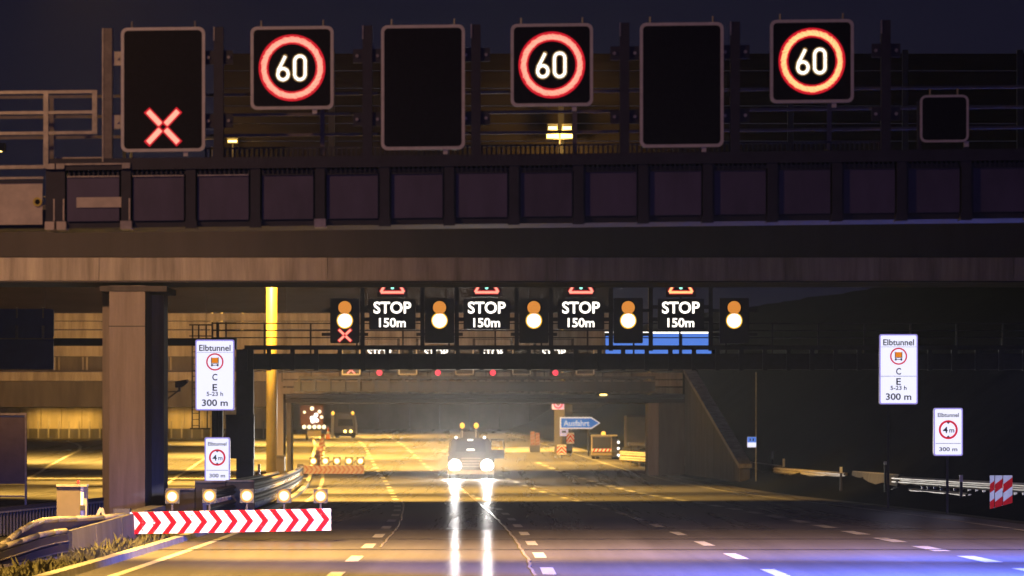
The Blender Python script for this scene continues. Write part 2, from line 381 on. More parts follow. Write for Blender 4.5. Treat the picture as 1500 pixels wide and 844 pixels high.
# uprights carrying the signs
ups = [157, 320, 538, 697, 915, 1077, 1298]
for i, x in enumerate(ups):
    u = gp(x-7, 40.5, x+7, 236, 'upright', 'dimgalv' if i == 0 else 'dsteel', YG-0.05, 0.16)
    gp(x-7.5, 40.2, x-5.6, 236 if i == 0 else 60, 'upright_flange', 'galv', YG-0.07, 0.05)
    for y in (85, 178):
        for sgn in ((1,) if i == 0 else (-1, 1)):
            gp(x+sgn*7, y-10, x+sgn*21, y+10, 'bracket', 'galv' if i == 0 else 'dsteel', YG+0.02, 0.05)
            q = P(x+sgn*15, y, YG); gshear(MB().tube((q.x,YG+0.02,q.z),(q.x,YG-0.025,q.z),0.022,n=8)).build('bolt', 'galv', gan)
for x in (-9.4, 9.6):
    MB().box((x-.22, YG+.3, 0), (x+.22, YG+.9, 5.7)).build('leg', 'dsteel', gan)
for x0 in (-9.4,): gshear(MB().box((x0, YG+.15, 5.0), (P(72,0,YG).x-.02, YG+1.1, 5.0+.25))).build('leg_beam', 'dsteel', gan)

def digit60(cx, cz, h, Y, parent, warm=True):
    """LED digits 6 and 0, as two dotted strokes each"""
    w = h*0.54; g = h*0.17
    def arc(x, z, rx, rz, a0, a1, n): return [(x+rx*math.cos(R(a0+(a1-a0)*i/n)), z+rz*math.sin(R(a0+(a1-a0)*i/n))) for i in range(n+1)]
    xl_, xr_ = cx-g/2-w/2, cx+g/2+w/2; r = w/2*0.82; b = cz-h/2
    six = [(xl_+w*0.16, cz+h/2-.01), (xl_-w*0.12, cz+h*.16), (xl_-r*.96, b+r*1.75)]+arc(xl_, b+r*1.08, r, r*1.08, 150, 510, 26)
    zero = arc(xr_, cz+h/2-r, r, r, 0, 180, 12)+arc(xr_, b+r, r, r, 180, 360, 12)+[(xr_+r, cz+h/2-r)]
    for nm, path in (('digit_six', six), ('digit_zero', zero)):
        seg = [0]
        for p, q in zip(path, path[1:]): seg.append(seg[-1]+math.hypot(q[0]-p[0], q[1]-p[1]))
        mb = MB(); mh = MB(); n = int(seg[-1]/0.019)
        for k in range(n+1):
            s = seg[-1]*k/n; i = max(j for j in range(len(seg)-1) if seg[j] <= s+1e-9); t = (s-seg[i])/max(1e-6, seg[i+1]-seg[i])
            p, q = path[i], path[i+1]; x = p[0]+(q[0]-p[0])*t; z = p[1]+(q[1]-p[1])*t; d = math.hypot(q[0]-p[0], q[1]-p[1]) or 1; nx, nz = -(q[1]-p[1])/d, (q[0]-p[0])/d
            for o in (-0.010, 0.010): mb.prism(circ(x+nx*o, z+nz*o, 0.0100, 6), Y-0.004, 0.006)
            mh.prism(circ(x, z, 0.036, 8), Y+0.003+0.00003*k, 0.004)  # discs behind the dots paint their warm glow
        gshear(mb).build(nm, 'e_white', parent, kind='stuff'); gshear(mh).build(nm+'_glow', 'e_warm', parent, kind='stuff')
def led_sign(px0, px1, py0, py1, label, what, halo='e_red', group='overhead variable signs on the near gantry', border=4.5, name='variable_sign'):
    a = P(px0, py1, YG); b = P(px1, py0, YG); cx = (a.x+b.x)/2; cz = (a.z+b.z)/2; t = border*YG/F
    s = thing(name, label, 'traffic sign', (cx, YG, a.z+KS*(cx-KX)), group); yf = YG-0.10
    gshear(MB().prism(rrect(a.x+.015, a.z+.015, b.x-.015, b.z-.015, .07), yf+.02, .2)).build('housing', 'housing', s)
    gshear(MB().ring(rrect(a.x, a.z, b.x, b.z, .085), rrect(a.x+t, a.z+t, b.x-t, b.z-t, .055), yf, .05)).build('frame', 'frame', s)
    gshear(MB().prism(rrect(a.x+t*.8, a.z+t*.8, b.x-t*.8, b.z-t*.8, .055), yf+.012, .01)).build('face', 'black', s)
    for x in (a.x+.14, b.x-.14):
        gshear(MB().tube((x, yf+.1, b.z-.015), (x, yf+.1, b.z+.09), .012, n=8)).build('lifting_eye', 'galv', s)
    gshear(MB().box((cx-.03+.3, yf+.05, a.z-.06), (cx+.03+.3, yf+.12, a.z+.01))).build('drain_spout', 'frame', s)
    if what == '60':
        r0, r1 = .343, .412; mb = MB(); mh = MB(); n = 104
        for k in range(n):
            an = 2*math.pi*k/n; tw = 0.10
            dx, dz = math.cos(an), math.sin(an); ex, ez = math.cos(an+tw), math.sin(an+tw)
            rr0 = r0+random.uniform(-.004,.004); rr1 = r1+random.uniform(-.006,.006)
            stroke(mb, [(cx+dx*rr0, cz+dz*rr0), (cx+ex*rr1, cz+ez*rr1)], yf+.004, .0175, .006)
        mh.ring(circ(cx, cz, r1+.034, 64), circ(cx, cz, r0-.026, 64), yf+.0085, .003)  # red halo painted as a glowing ring behind the LEDs
        gshear(mb).build('led_ring', halo, s, kind='stuff'); gshear(mh).build('led_ring_glow', 'e_redhalo', s)
        digit60(cx-.008, cz, .318, yf+.006, s)
    if what == 'X':
        zz = cz-.50; mb = MB(); mh = MB()
        for sx in (-1,1):
            for sz in (-1,1):
                stroke(mb, [(cx+sx*.035, zz+sz*.035), (cx+sx*.20, zz+sz*.21)], yf+.002, .066, .006)
                stroke(mh, [(cx+sx*.02, zz+sz*.02), (cx+sx*.218, zz+sz*.228)], yf+.0085, .105, .003)
        gshear(mb).build('led_cross', 'e_red', s, label='lit red and white LED cross closing the lane'); gshear(mh).build('led_cross_glow', 'e_redhalo', s)
    return s
led_sign(178, 301, 41, 223, 'tall sign with lit red X, leftmost on the near gantry', 'X')
led_sign(367.5, 489, 41.5, 163, 'lit red ring 60 speed sign beside the red X sign', '60')
led_sign(558.5, 681, 41.5, 224, 'tall blank unlit sign between two lit 60 signs, left one', '')
led_sign(748, 868.5, 41.5, 162.5, 'lit red ring 60 speed sign above the yellow floodlights', '60')
led_sign(937, 1059.5, 42, 224.5, 'tall blank unlit sign to the right of the middle 60 sign', '')
led_sign(1127.5, 1250, 39.5, 161.5, 'lit orange-red ring 60 speed sign, rightmost of the three', '60', 'e_oran')
led_sign(1347, 1418, 152, 221, 'small blank square sign at the far right of the near gantry', '', border=3.2)
gp(1344, 160, 1350, 235, 'upright', 'dsteel', YG+.12, .1); gp(1412, 160, 1418, 235, 'upright', 'dsteel', YG+.12, .1)

# ================================================================== CONCRETE BRIDGE (140 m)
YB = 140.0
br = thing('road_bridge', 'concrete bridge over the road behind the sign gantry on a wide pier', 'bridge', (P(186,0,YB).x, YB, 0))
def bp(x0, y0, x1, y1, name, m, Y=YB, d=1.0, parent=br, **k): return MB().pbox(x0, y0, x1, y1, Y, d).build(name, m, parent, **k)
segs = [-700, -190, 145, 480, 815, 1150, 1485, 1820, 2300]
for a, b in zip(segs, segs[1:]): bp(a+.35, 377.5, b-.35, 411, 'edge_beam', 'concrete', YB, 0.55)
bp(-700, 300, 2300, 376.5, 'girder', 'girder', YB+.3, 0.3)  # set back and darker than the edge beam
bp(-700, 411.6, 2300, 413.5, 'drip_strip', 'dsteel', YB+.06, .4)
MB().box((P(-700,0,YB).x, YB+.4, 6.99), (P(2300,0,YB).x, YB+6.2, 7.75)).build('deck', 'dconcrete', br)
pr = MB(); a = P(160, 421, YB+.5); b = P(212.5, 0, YB+.5)
pr.add([(a.x,YB+.5,-.2),(b.x,YB+.5,-.2),(b.x-.05,YB+6,-.2),(a.x-.05,YB+6,-.2),(a.x,YB+.5,6.85),(b.x,YB+.5,6.85),(b.x-.05,YB+6,6.85),(a.x-.05,YB+6,6.85)],
       [(3,2,1,0),(4,5,6,7),(0,1,5,4),(1,2,6,5),(2,3,7,6),(3,0,4,7)]).build('pier', 'pier', br)
bp(159.5, 477.3, 213, 478.6, 'pier_joint', 'joint', YB+.49, .02)
a = P(150, 0, YB+3.5); b = P(240, 0, YB+3.5)
MB().box((a.x, YB+3.5, -.2), (b.x, YB+5.2, 6.85)).build('rear_pier', 'pier', br)
bp(146, 419, 244, 427, 'bearing_cap', 'dconcrete', YB+.45, 4)
MB().box((19.5, YB+.4, -.2), (22, YB+6.2, 6.99)).build('abutment', 'dconcrete', br)
MB().box((-60, YB+.4, -.2), (-57, YB+6.2, 6.99)).build('abutment', 'dconcrete', br)

# planked noise barrier on the bridge
YN = 147.5
nb = thing('noise_barrier', 'brown plank noise barrier on the bridge behind the signs', 'noise barrier', (P(800,0,YN).x, YN, 7.75))
bay = 168; x = 318; zb = 7.75; zt = P(0, 78, YN).z; rows = 12; hh = (zt-zb)/rows
ref = None
while x < 1500:
    xa = P(x, 0, YN).x; xb = P(x+bay, 0, YN).x
    MB().box((xa-.09, YN-.06, zb), (xa+.09, YN+.16, zt+.1)).build('post', 'dsteel', nb)
    for r in range(rows):
        j = random.uniform(-.012, .012)
        MB().box((xa+.10, YN+j, zb+r*hh+.012), (xb-.10, YN+.09+j, zb+(r+1)*hh-.012)).build('plank', 'brown', nb)
    x += bay
def floodlight(px, py, w, h, label, watt, Y=146.6, heads=1, posy=232):
    c = P(px, py, Y); s = thing('floodlight', label, 'floodlight', (c.x, Y, P(0,posy,Y).z), 'sodium floodlights on the bridge')
    k = Y/F
    for i in range(heads):
        x = c.x+(i-(heads-1)/2)*w*1.25*k
        MB().box((x-w*k/2-.03, Y+.02, c.z-h*k/2-.03), (x+w*k/2+.03, Y+.28, c.z+h*k/2+.07)).build('housing', 'housing', s)
        MB().box((x-w*k/2, Y-.01, c.z-h*k/2), (x+w*k/2, Y+.02, c.z+h*k/2)).build('lens', 'e_sod', s)
        if heads > 1:
            MB().box((x-.13, Y-.01, c.z+.2), (x+.13, Y+.02, c.z+.3)).build('upper_lens', 'e_sod', s)
            MB().box((x-.16, Y+.02, c.z+.17), (x+.16, Y+.2, c.z+.38)).build('upper_housing', 'housing', s)
    MB().tube((c.x, Y+.15, P(0,posy,Y).z), (c.x, Y+.15, c.z), .035).build('stand', 'dsteel', s)
    l = lamp_light('floodlight_lamp', (c.x, Y-.25, c.z), (c.x, Y+1.5, c.z-.3), watt, 175, .3); 
    return s
floodlight(820, 199.5, 17, 6, 'twin yellow floodlight under the middle 60 sign', 420, heads=2)
floodlight(340.5, 207, 13, 3.2, 'single small yellow lamp beside the red X sign', 45)

# ================================================================== SIGNAL GANTRIES
def signal_gantry(Y, z0, S, xs_sig, xs_stop, frames, label, glab, ends, detail):
    """S = pixels per metre relative to the 178 m gantry; heights in the 178 m gantry's pixels"""
    def H(py): return CH+(HY-py)*178.0/F+z0
    g = thing('signal_gantry', label, 'gantry', (P(ends[0],0,Y).x, Y, zg(Y)))
    X = lambda px: P(px,0,Y).x
    def b(x0, y0, x1, y1, name, m, dy=0, d=.1, parent=g, **k): return MB().box((X(x0),Y+dy,H(y0)), (X(x1),Y+dy+d,H(y1))).build(name, m, parent, **k)
    b(ends[0], 518, ends[1], 541, 'beam', 'dsteel', .2, .8)
    b(ends[0]+12*S, 506, ends[1], 512.5, 'walkway_edge', 'dsteel', -.05, .12)
    for y in (473, 483.5, 494): b(ends[0]-30*S, y-1, ends[1], y+.6, 'guard_bar', 'dsteel', 1.05, .05)
    k = ends[0]-30*S
    while k < ends[1]: b(k, 472, k+2.6*S, 518, 'railing_post', 'dsteel', 1.03, .06); k += 68*S
    k = ends[0]+10*S
    while k < ends[1]-6: b(k, 511, k+6.5*S, 543, 'walkway_bracket', 'dsteel', -.02, .2); k += 34.6*S
    for i, cx in enumerate(xs_sig):
        lit_x = i == 0
        s = thing('lane_signal', glab[0][i], 'traffic signal', (X(cx), Y, H(503)), 'lane signals on the '+glab[2])
        hw = 21.5*178/F
        MB().prism(rrect(X(cx)-hw, H(503), X(cx)+hw, H(437), .05), Y-.25, .22).build('housing', 'housing', s)
        if frames:
            MB().ring(rrect(X(cx)-hw, H(503), X(cx)+hw, H(437), .06), rrect(X(cx)-hw+.07, H(503)+.07, X(cx)+hw-.07, H(437)-.07, .03), Y-.3, .06).build('frame', 'frame', s)
        if detail:
            for (y, m, r, nm) in ((451, 'e_amberlens', .245, 'amber_lens'), (470, 'e_signal', .255, 'white_lens')):
                MB().prism(circ(X(cx), H(y), r+.05, 28), Y-.262, .012).build('lens_ring_or_glow', 'e_ambglow' if nm == 'white_lens' else 'black', s)  # behind the white lens this disc is a painted amber glow
                ln = MB().prism(circ(X(cx), H(y), r, 28), Y-.275, .015).build(nm, m, s)
                hood = MB(); n = 10
                for q in range(n):
                    a0 = R(20+140*q/n); a1 = R(20+140*(q+1)/n)
                    p = [(X(cx)+(r+.06)*math.cos(a), H(y)+(r+.06)*math.sin(a)) for a in (a0, a1)]
                    hood.add([(p[0][0],Y-.25,p[0][1]),(p[1][0],Y-.25,p[1][1]),(p[1][0],Y-.32,p[1][1]),(p[0][0],Y-.32,p[0][1])], [(0,1,2,3)])
                hood.build('hood', 'housing', ln)
        if lit_x:
            mb = MB(); mh = MB(); zz = H(491.5)
            for sx in (-1,1):
                for sz in (-1,1):
                    stroke(mb, [(X(cx)+sx*.03, zz+sz*.03), (X(cx)+sx*.22, zz+sz*.21)], Y-.275, .075, .01); stroke(mh, [(X(cx), zz), (X(cx)+sx*.245, zz+sz*.235)], Y-.262, .13, .008)
            mb.build('led_cross', 'e_red', s); mh.build('led_cross_glow', 'e_redhalo', s)
        for y in (455, 490):
            for sg in (-1, 1): MB().box((X(cx)+sg*hw, Y-.15, H(y)-.06), (X(cx)+sg*(hw+.32), Y-.08, H(y)+.06)).build('bracket', 'dsteel', s)
    for i, cx in enumerate(xs_stop):
        s = thing('message_sign', glab[1][i], 'message sign', (X(cx), Y, H(482)), 'message signs on the '+glab[2]); hw = 34*178/F; x = X(cx)
        MB().prism(rrect(x-hw, H(483), x+hw, H(438), .05), Y-.25, .2).build('housing', 'housing', s)
        if detail: MB().prism([(x-.56,H(435.5)),(x+.56,H(435.5)),(x+.56,H(424)),(x+.14,H(388)),(x-.14,H(388)),(x-.56,H(424))], Y-.25, .15).build('triangle_panel', 'housing', s)
        if detail: MB().box((x-.04, Y-.2, H(438)-.02), (x+.04, Y-.1, H(435)+.02)).build('panel_link', 'dsteel', s)
        text_mb('STOP', x, H(451), 55*178/F, 17.5*178/F, Y-.262, .012, 0.022).build('stop_lettering', 'e_white', s)
        text_mb('150m', x, H(473), 39*178/F, 13.5*178/F, Y-.262, .012, 0.018).build('distance_lettering', 'e_white', s)
        tw, th = 17*178/F, 30*178/F; tz = H(428.6)
        tri = [(x-tw, tz), (x+tw, tz), (x, tz+th), (x-tw, tz)]
        if detail: stroke(MB(), tri, Y-.270, .085, .01).build('led_triangle', 'e_oran' if (i == 3 and detail) else 'e_red', s); stroke(MB(), tri, Y-.258, .15, .006).build('led_triangle_glow', 'e_redhalo', s)
        for q, m in ((0,'e_green'),(1,'e_warm'),(2,'e_redhalo')) if detail else (): MB().prism(circ(x, tz+.17+q*.17, .065, 12), Y-.268, .01).build('led_dot', m, s)
        for sg in (-1, 1):
            MB().box((x+sg*(hw+.25)-.08, Y-.12, H(514)), (x+sg*(hw+.25)+.08, Y+.05, H(419))).build('upright', 'dsteel', s)
            for y in (450, 468): MB().box((x+sg*hw, Y-.15, H(y)-.07), (x+sg*(hw+.17), Y-.08, H(y)+.07)).build('bracket', 'dsteel', s)
        MB().box((x-hw-.17, Y-.05, H(421.5)), (x+hw+.17, Y+.03, H(420))).build('cross_bar', 'dsteel', s)
        if not detail: 
            MB().prism(circ(x+(0.1 if i % 2 else 0), H(498), .17, 16), Y-.3, .03).build('red_lens', emis('red_lamp', (1.0,0.03,0.07), 1.6), s)
            MB().box((x-.25, Y-.27, H(505)), (x+.25, Y-.1, H(483)-.01)).build('lens_box', 'housing', s)
    return g, H, X
gl = [['signal head with amber and white lamps over a red X', 'amber and white signal head, second from left on signal gantry', 'amber and white signal head, middle of the five on gantry', 'amber and white signal head in front of blue sign', 'amber and white signal head, rightmost beside dark bank'],
      ['lit STOP 150m sign, leftmost on the signal gantry', 'lit STOP 150m sign, second from left on the signal gantry', 'lit STOP 150m sign, third from left on the signal gantry', 'lit STOP 150m sign, rightmost, above the blue sign'], 'signal gantry']
YS2 = 178.0
sg, H2, X2 = signal_gantry(YS2, 0, 1.0, [505.5, 644, 782, 920, 1075], [575, 713, 851, 997], False, 'dark signal gantry with railings carrying the STOP signs', gl, (346, 1560), True)
gl3 = [['distant framed signal with red X below the STOP gantry', 'distant blank framed signal, second below the STOP gantry', 'distant blank framed signal, third below the STOP gantry', 'distant blank framed signal, fourth below the STOP gantry', 'distant blank framed signal, rightmost below the STOP gantry'],
       ['distant STOP sign seen through gantry slot, leftmost', 'distant STOP sign seen through gantry slot, second', 'distant STOP sign seen through gantry slot, third', 'distant STOP sign seen through gantry slot, rightmost'], 'distant gantry']
YS3 = 281.0
signal_gantry(YS3, zg(YS3)+.02, .63, [514.5, 597.5, 680.5, 764, 857], [556, 639, 722, 811], True, 'distant gantry half hidden behind the signal gantry', gl3, (430, 960), False)
# mast, cabinet, ladder of the signal gantry
def b2(x0, y0, x1, y1, name, m, Y=YS2, d=.3, parent=sg, **k): return MB().pbox(x0, y0, x1, y1, Y, d).build(name, m, parent, **k)
b2(346, 512, 371, 741, 'mast', 'dsteel', YS2+.1, .6)
b2(1536, 512, 1549, 735, 'mast', 'dsteel', YS2+.1, .6)
for y in (473.5, 484, 495): b2(310, y-1, 346, y+1, 'guard_bar', 'dsteel', YS2+.3, .05)
for x in (311, 318, 331): b2(x-1.3, 472, x+1.3, 512, 'railing_post', 'dsteel', YS2+.3, .05)
b2(308, 496, 346, 512, 'side_platform', 'dsteel', YS2+.2, .6)
cb = thing('control_cabinet', 'dark control box hung on the gantry mast beside lit signs', 'cabinet', P(350, 672, YS2-.5))
MB().pbox(331, 609, 372, 672, YS2-.5, .45).build('body', 'housing', cb); MB().pbox(330, 607.5, 373, 609, YS2-.52, .5).build('roof', 'dsteel', cb)
MB().pbox(349, 612, 350, 670, YS2-.515, .02).build('door_edge', 'dsteel', cb); MB().box((P(350,0,YS2-.5).x, YS2-.05, P(0,640,YS2).z), (P(366,0,YS2-.5).x, YS2+.1, P(0,632,YS2).z)).build('bracket', 'dsteel', cb)
# blue board behind
bs = thing('blue_sign', 'lit blue direction board glowing behind the signal gantry', 'direction sign', P(964, 520, 181.0))
MB().pbox(886, 487, 1043, 521, 181, .12).build('panel', 'housing', bs)
MB().pbox(887, 489, 1042, 520, 180.97, .02).build('face', 'e_blue', bs)
MB().pbox(886, 486.3, 1043, 488.6, 180.95, .05).build('border', 'e_signal', bs)
for x in (905, 1028): MB().pbox(x-3, 515, x+3, 530, 181.05, .15).build('bracket', 'dsteel', bs)
for x in (997.5,): MB().pbox(x-2, 489.5, x+2, 519, 180.9, .03).build('mullion', 'navy', bs)

# left carriageway gantry
lg = thing('side_gantry', 'dark gantry beam over the left carriageway with catwalk ladder', 'gantry', P(200, 735, 177))
def b3(x0, y0, x1, y1, name, m, Y=177, d=.4, parent=lg): return MB().pbox(x0, y0, x1, y1, Y, d).build(name, m, parent)
b3(-300, 495.5, 346, 506.5, 'beam', 'dsteel', 177.2, .5)
for x in (282, 291, 302): b3(x-1.1, 475, x+1.1, 497, 'railing_post', 'dsteel', 177.2, .05)
b3(277, 475, 311, 477, 'guard_bar', 'dsteel', 177.2, .05); b3(277, 491.5, 311, 493, 'guard_bar', 'dsteel', 177.2, .05)
for x in (281.5, 291.8, 303.5): b3(x-.9, 506, x+.9, 628, 'ladder_stile', 'dsteel', 177.3, .05)
b3(278, 627, 308, 629, 'ladder_foot', 'dsteel', 177.2, .3)
for y in range(515, 627, 9): b3(281.5, y, 291.8, y+1, 'rung', 'dsteel', 177.32, .03)
b3(310, 600, 326, 738, 'post', 'dsteel', 177.5, .4)
ds = thing('navy_sign', 'large dark navy sign panel seen at the left edge', 'road sign', P(20, 541, 176))
MB().prism(rrect(P(-110,0,176).x, P(0,541,176).z, P(78.5,0,176).x, P(0,497,176).z, .06), 176, .08).build('lower_panel', 'navy', ds)
MB().prism(rrect(P(-110,0,176).x, P(0,495.4,176).z, P(79,0,176).x, P(0,452.5,176).z, .1), 176, .08).build('upper_panel', 'navy', ds)
for x in (24.5, 63): 
    MB().pbox(x-1.2, 450, x+1.2, 466, 175.95, .04).build('stiffener', 'galv', ds); MB().pbox(x-2, 477, x+2, 496, 175.95, .04).build('stiffener', 'galv', ds)
MB().pbox(-110, 495.2, 79, 497.2, 175.97, .1).build('seam_profile', 'galv', ds); MB().pbox(0, 540.5, 79, 542, 175.97, .1).build('seam_profile', 'galv', ds)

# ================================================================== LIT BOX SIGNS
def box_sign(x0, y0, x1, y1, Y, label, kind, post_px, base, crisp=True, group='lit white tunnel signs'):
    a = P(x0, y1, Y); b = P(x1, y0, Y); cx = (a.x+b.x)/2; k = Y/F; base = base if base is not None else zg(Y)
    s = thing('light_box_sign', label, 'light box', (cx, Y, base), group)
    MB().prism(rrect(a.x, a.z, b.x, b.z, 3*k), Y, .22).build('housing', 'frame', s)
    MB().ring(rrect(a.x+.3*k, a.z+.3*k, b.x-.3*k, b.z-.3*k, 2.6*k), rrect(a.x+2*k, a.z+2*k, b.x-2*k, b.z-2*k, 2*k), Y-.012, .012).build('glowing_edge', 'e_boxdim', s)
    MB().prism(rrect(a.x+1.9*k, a.z+1.9*k, b.x-1.9*k, b.z-1.9*k, 2*k), Y-.010, .010).build('face', 'e_box', s)
    ink = 'ink' if crisp else 'greyink'; Z = lambda py: CH+(HY-py)*k; w = b.x-a.x; h = y1-y0
    def tx(t, fy, fw, fh, m, nm, dx=0): text_mb(t, cx+dx*w, b.z-(b.z-a.z)*fy, w*fw, (b.z-a.z)*fh, Y-.02, .008, .018).build(nm, m, s)
    if kind == 'CE':
        tx('Elbtunnel', .118, .80, .088, ink, 'name_lettering')
        zc = b.z-(b.z-a.z)*.315; r = w*.222
        MB().ring(circ(cx, zc, r), circ(cx, zc, r*.83), Y-.02, .008).build('red_ring', 'e_redmark', s)
        MB().box((cx-r*.36, Y-.02, zc-r*.12), (cx+r*.36, Y-.012, zc+r*.48)).build('vehicle_box_symbol', 'e_orangemark', s)
        fr = MB(); t = r*.08
        fr.box((cx-r*.44, Y-.019, zc-r*.2), (cx+r*.44, Y-.012, zc-r*.13)); 
        for sx in (-1, 1): fr.box((cx+sx*r*.4-t/2, Y-.019, zc-r*.2), (cx+sx*r*.4+t/2, Y-.012, zc+r*.52)); fr.box((cx+sx*r*.33-r*.1, Y-.0195, zc-r*.5), (cx+sx*r*.33+r*.1, Y-.012, zc-r*.24))
        fr.box((cx-r*.3, Y-.019, zc-r*.42), (cx+r*.3, Y-.012, zc-r*.34)); fr.build('vehicle_frame_symbol', 'ink', s)
        tx('C', .53, .13, .095, ink, 'letter_c'); tx('E', .675, .12, .095, ink, 'letter_e'); tx('5-23 h', .765, .42, .06, 'greyink', 'hours_lettering'); tx('300 m', .89, .66, .095, ink, 'distance_lettering')
        if crisp: MB().box((a.x+2*k, Y-.016, b.z-(b.z-a.z)*.602), (b.x-2*k, Y-.011, b.z-(b.z-a.z)*.596)).build('panel_joint', 'greyink', s)
        MB().box((a.x+2*k, Y-.016, b.z-(b.z-a.z)*.184), (b.x-2*k, Y-.011, b.z-(b.z-a.z)*.180)).build('panel_joint', 'greyink', s)
    else:
        tx('Elbtunnel', .15, .72, .085, 'greyink', 'name_lettering')
        zc = b.z-(b.z-a.z)*.455; r = w*.325
        MB().ring(circ(cx, zc, r), circ(cx, zc, r*.78), Y-.02, .008).build('red_ring', 'e_redmark', s)
        for sz in (-1, 1): MB().prism([(cx-r*.2, zc+sz*r*.8), (cx+r*.2, zc+sz*r*.8), (cx, zc+sz*r*.6)], Y-.022, .008).build('height_arrow', 'ink', s)
        tx('4', .46, .17, .13, 'ink', 'height_number', -.10); tx('m', .48, .17, .07, ink if crisp else 'greyink', 'height_unit', .12)
        MB().box((a.x+3*k, Y-.016, b.z-(b.z-a.z)*.745), (b.x-3*k, Y-.011, b.z-(b.z-a.z)*.735)).build('panel_joint', 'greyink', s)
        tx('300 m', .86, .62, .085, ink if crisp else 'greyink', 'distance_lettering')
    for px in post_px:
        x = (px-750)*k; MB().tube((x, Y+.3, base), (x, Y+.3, b.z-.1), .045).build('post', 'dsteel', s)
        MB().box((x-.05, Y+.2, a.z+.1), (x+.05, Y+.3, a.z+.2)).build('clamp', 'galv', s)
    return s
box_sign(286, 497.5, 343.5, 601.5, 165, 'tall lit tunnel sign with orange vehicle symbol beside the pier', 'CE', (318,), 0, False)
box_sign(1288, 489.5, 1344.5, 592.5, 165, 'tall lit tunnel sign with orange vehicle symbol on dark right side', 'CE', (1302,), None)
box_sign(299.5, 640.5, 337, 706, 160, 'small lit 4 m height sign below the tall left light box', '4m', (318,), 0, False)
box_sign(1367.5, 597.5, 1410.5, 668, 152, 'small lit 4 m height sign near striped board at right', '4m', (1389,), None)

# ================================================================== SECOND OVERPASS (portal, 288 m) and its walls
YP = 288.0; z0p = zg(YP)
op = thing('overpass', 'long brown lit overpass behind the signal gantry', 'bridge', (P(690,0,YP).x, YP, z0p))
def bo(x0, y0, x1, y1, name, m, dy=0, d=.6, parent=op, **k): return MB().pbox(x0, y0, x1, y1, YP+dy, d).build(name, m, parent, **k)
sg_ = list(range(-760, 1010, 118))
for a, b in zip(sg_, sg_[1:]):
    bo(a+.3, 459, b-.3, 470, 'fascia_panel', 'concrete', 0, .5); bo(a+.3, 471, b-.3, 482.5, 'fascia_panel', 'concrete', .08, .45); bo(a+.3, 484, b-.3, 522, 'fascia_panel', 'concrete', 0, .5)
    bo(a+.3, 418, b-.3, 458, 'parapet_panel', 'brown', 3.0, .2)
bo(-760, 522.5, 1000, 544, 'web', 'dconcrete', .5, .3)
for x in range(-700, 440, 41):
    for dx in (0, 6): bo(x+dx, 523, x+dx+2.4, 542, 'bracket', 'concrete', .25, .24)
bo(-760, 545, 408, 558, 'ledge', 'concrete', -.1, .9); bo(-760, 558.6, 408, 596, 'main_girder', 'dconcrete', .3, 7)
for y0, y1, m in ((546, 555.5, 'concrete'), (557, 566, 'concrete'), (568, 577, 'concrete')): bo(412, y0, 1000, y1, 'lintel_band', m, .1, .5)
for x in (498, 600, 690, 775, 870): bo(x-1.8, 545, x+1.8, 578, 'band_post', 'dconcrete', -.05, .14)
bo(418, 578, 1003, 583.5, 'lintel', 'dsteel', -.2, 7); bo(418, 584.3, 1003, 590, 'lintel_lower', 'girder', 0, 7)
for x0, x1, m, dy in ((404, 415, 'pier', .0), (420, 426, 'dconcrete', .2)): 
    a = P(x0, 0, YP); b = P(x1, 0, YP); MB().box((a.x, YP+dy, z0p-.2), (b.x, YP+dy+3, P(0,578 if x0 > 410 else 546,YP).z-.02)).build('column', m, op)
a = P(950, 0, YP); b = P(1003, 0, YP)
MB().box((a.x, YP+.1, z0p-.3), (P(965,0,YP).x, YP+7, P(0,590.3,YP).z)).build('abutment_edge', 'pier', op)
MB().box((P(965.3,0,YP).x, YP+.2, z0p-.3), (b.x, YP+7, P(0,590.3,YP).z)).build('abutment', 'dconcrete', op)
ww = thing('wing_wall', 'dark sloping concrete wing wall at right of the portal', 'retaining wall', (P(1003,0,YP).x, YP, z0p))
p0 = P(1003, 545, YP); p1 = Vector((P(1085,0,252).x, 252, zg(252)+.9)); n = 9
for i in range(n):
    t0 = i/n; t1 = (i+1)/n-.004; A = p0.lerp(p1, t0); B = p0.lerp(p1, t1)
    za, zb_ = zg(A.y)-.2, zg(B.y)-.2
    MB().add([(A.x,A.y,za),(B.x,B.y,zb_),(B.x,B.y,B.z),(A.x,A.y,A.z),(A.x+.5,A.y,za),(B.x+.5,B.y,zb_),(B.x+.5,B.y,B.z),(A.x+.5,A.y,A.z)],
             [(0,1,2,3),(7,6,5,4),(3,2,6,7),(0,4,5,1),(0,3,7,4),(1,5,6,2)]).build('panel', 'dconcrete', ww)
cp = MB().bar(p0+Vector((.25,0,.1)), p1+Vector((.25,0,.1)), .7, .22).build('coping', 'concrete', ww)
# far retaining wall and far left washed wall
fw = thing('retaining_wall', 'far brown retaining wall closing the view under the portal', 'retaining wall', (P(700,0,540).x, 540, zg(540)))
for i, x in enumerate(range(380, 1040, 44)):
    MB().pbox(x+.4, 588+(i % 3)*.6, x+43.6, 640, 540+(.06 if i % 2 else 0), .5).build('panel', 'farwall', fw)
MB().pbox(380, 583, 1040, 588, 540.3, 1.2).build('coping', 'farwall', fw)
lw = thing('side_wall', 'yellow floodlit wall beyond the left carriageway', 'wall', (P(90,0,462).x, 462, zg(462)))
for i, x in enumerate(range(-180, 400, 30)):
    MB().pbox(x+.3, 560, x+29.7, 642, 462+(.05 if i % 2 else 0), .4).build('panel', 'wall', lw)
MB().pbox(-180, 628, 400, 643, 461.5, .4).build('plinth', 'dconcrete', lw)
k = 0
for x in range(-170, 390, 15):
    MB().pbox(x, 617, x+2, 642, 460.6, .15).build('picket', 'concrete', lw)
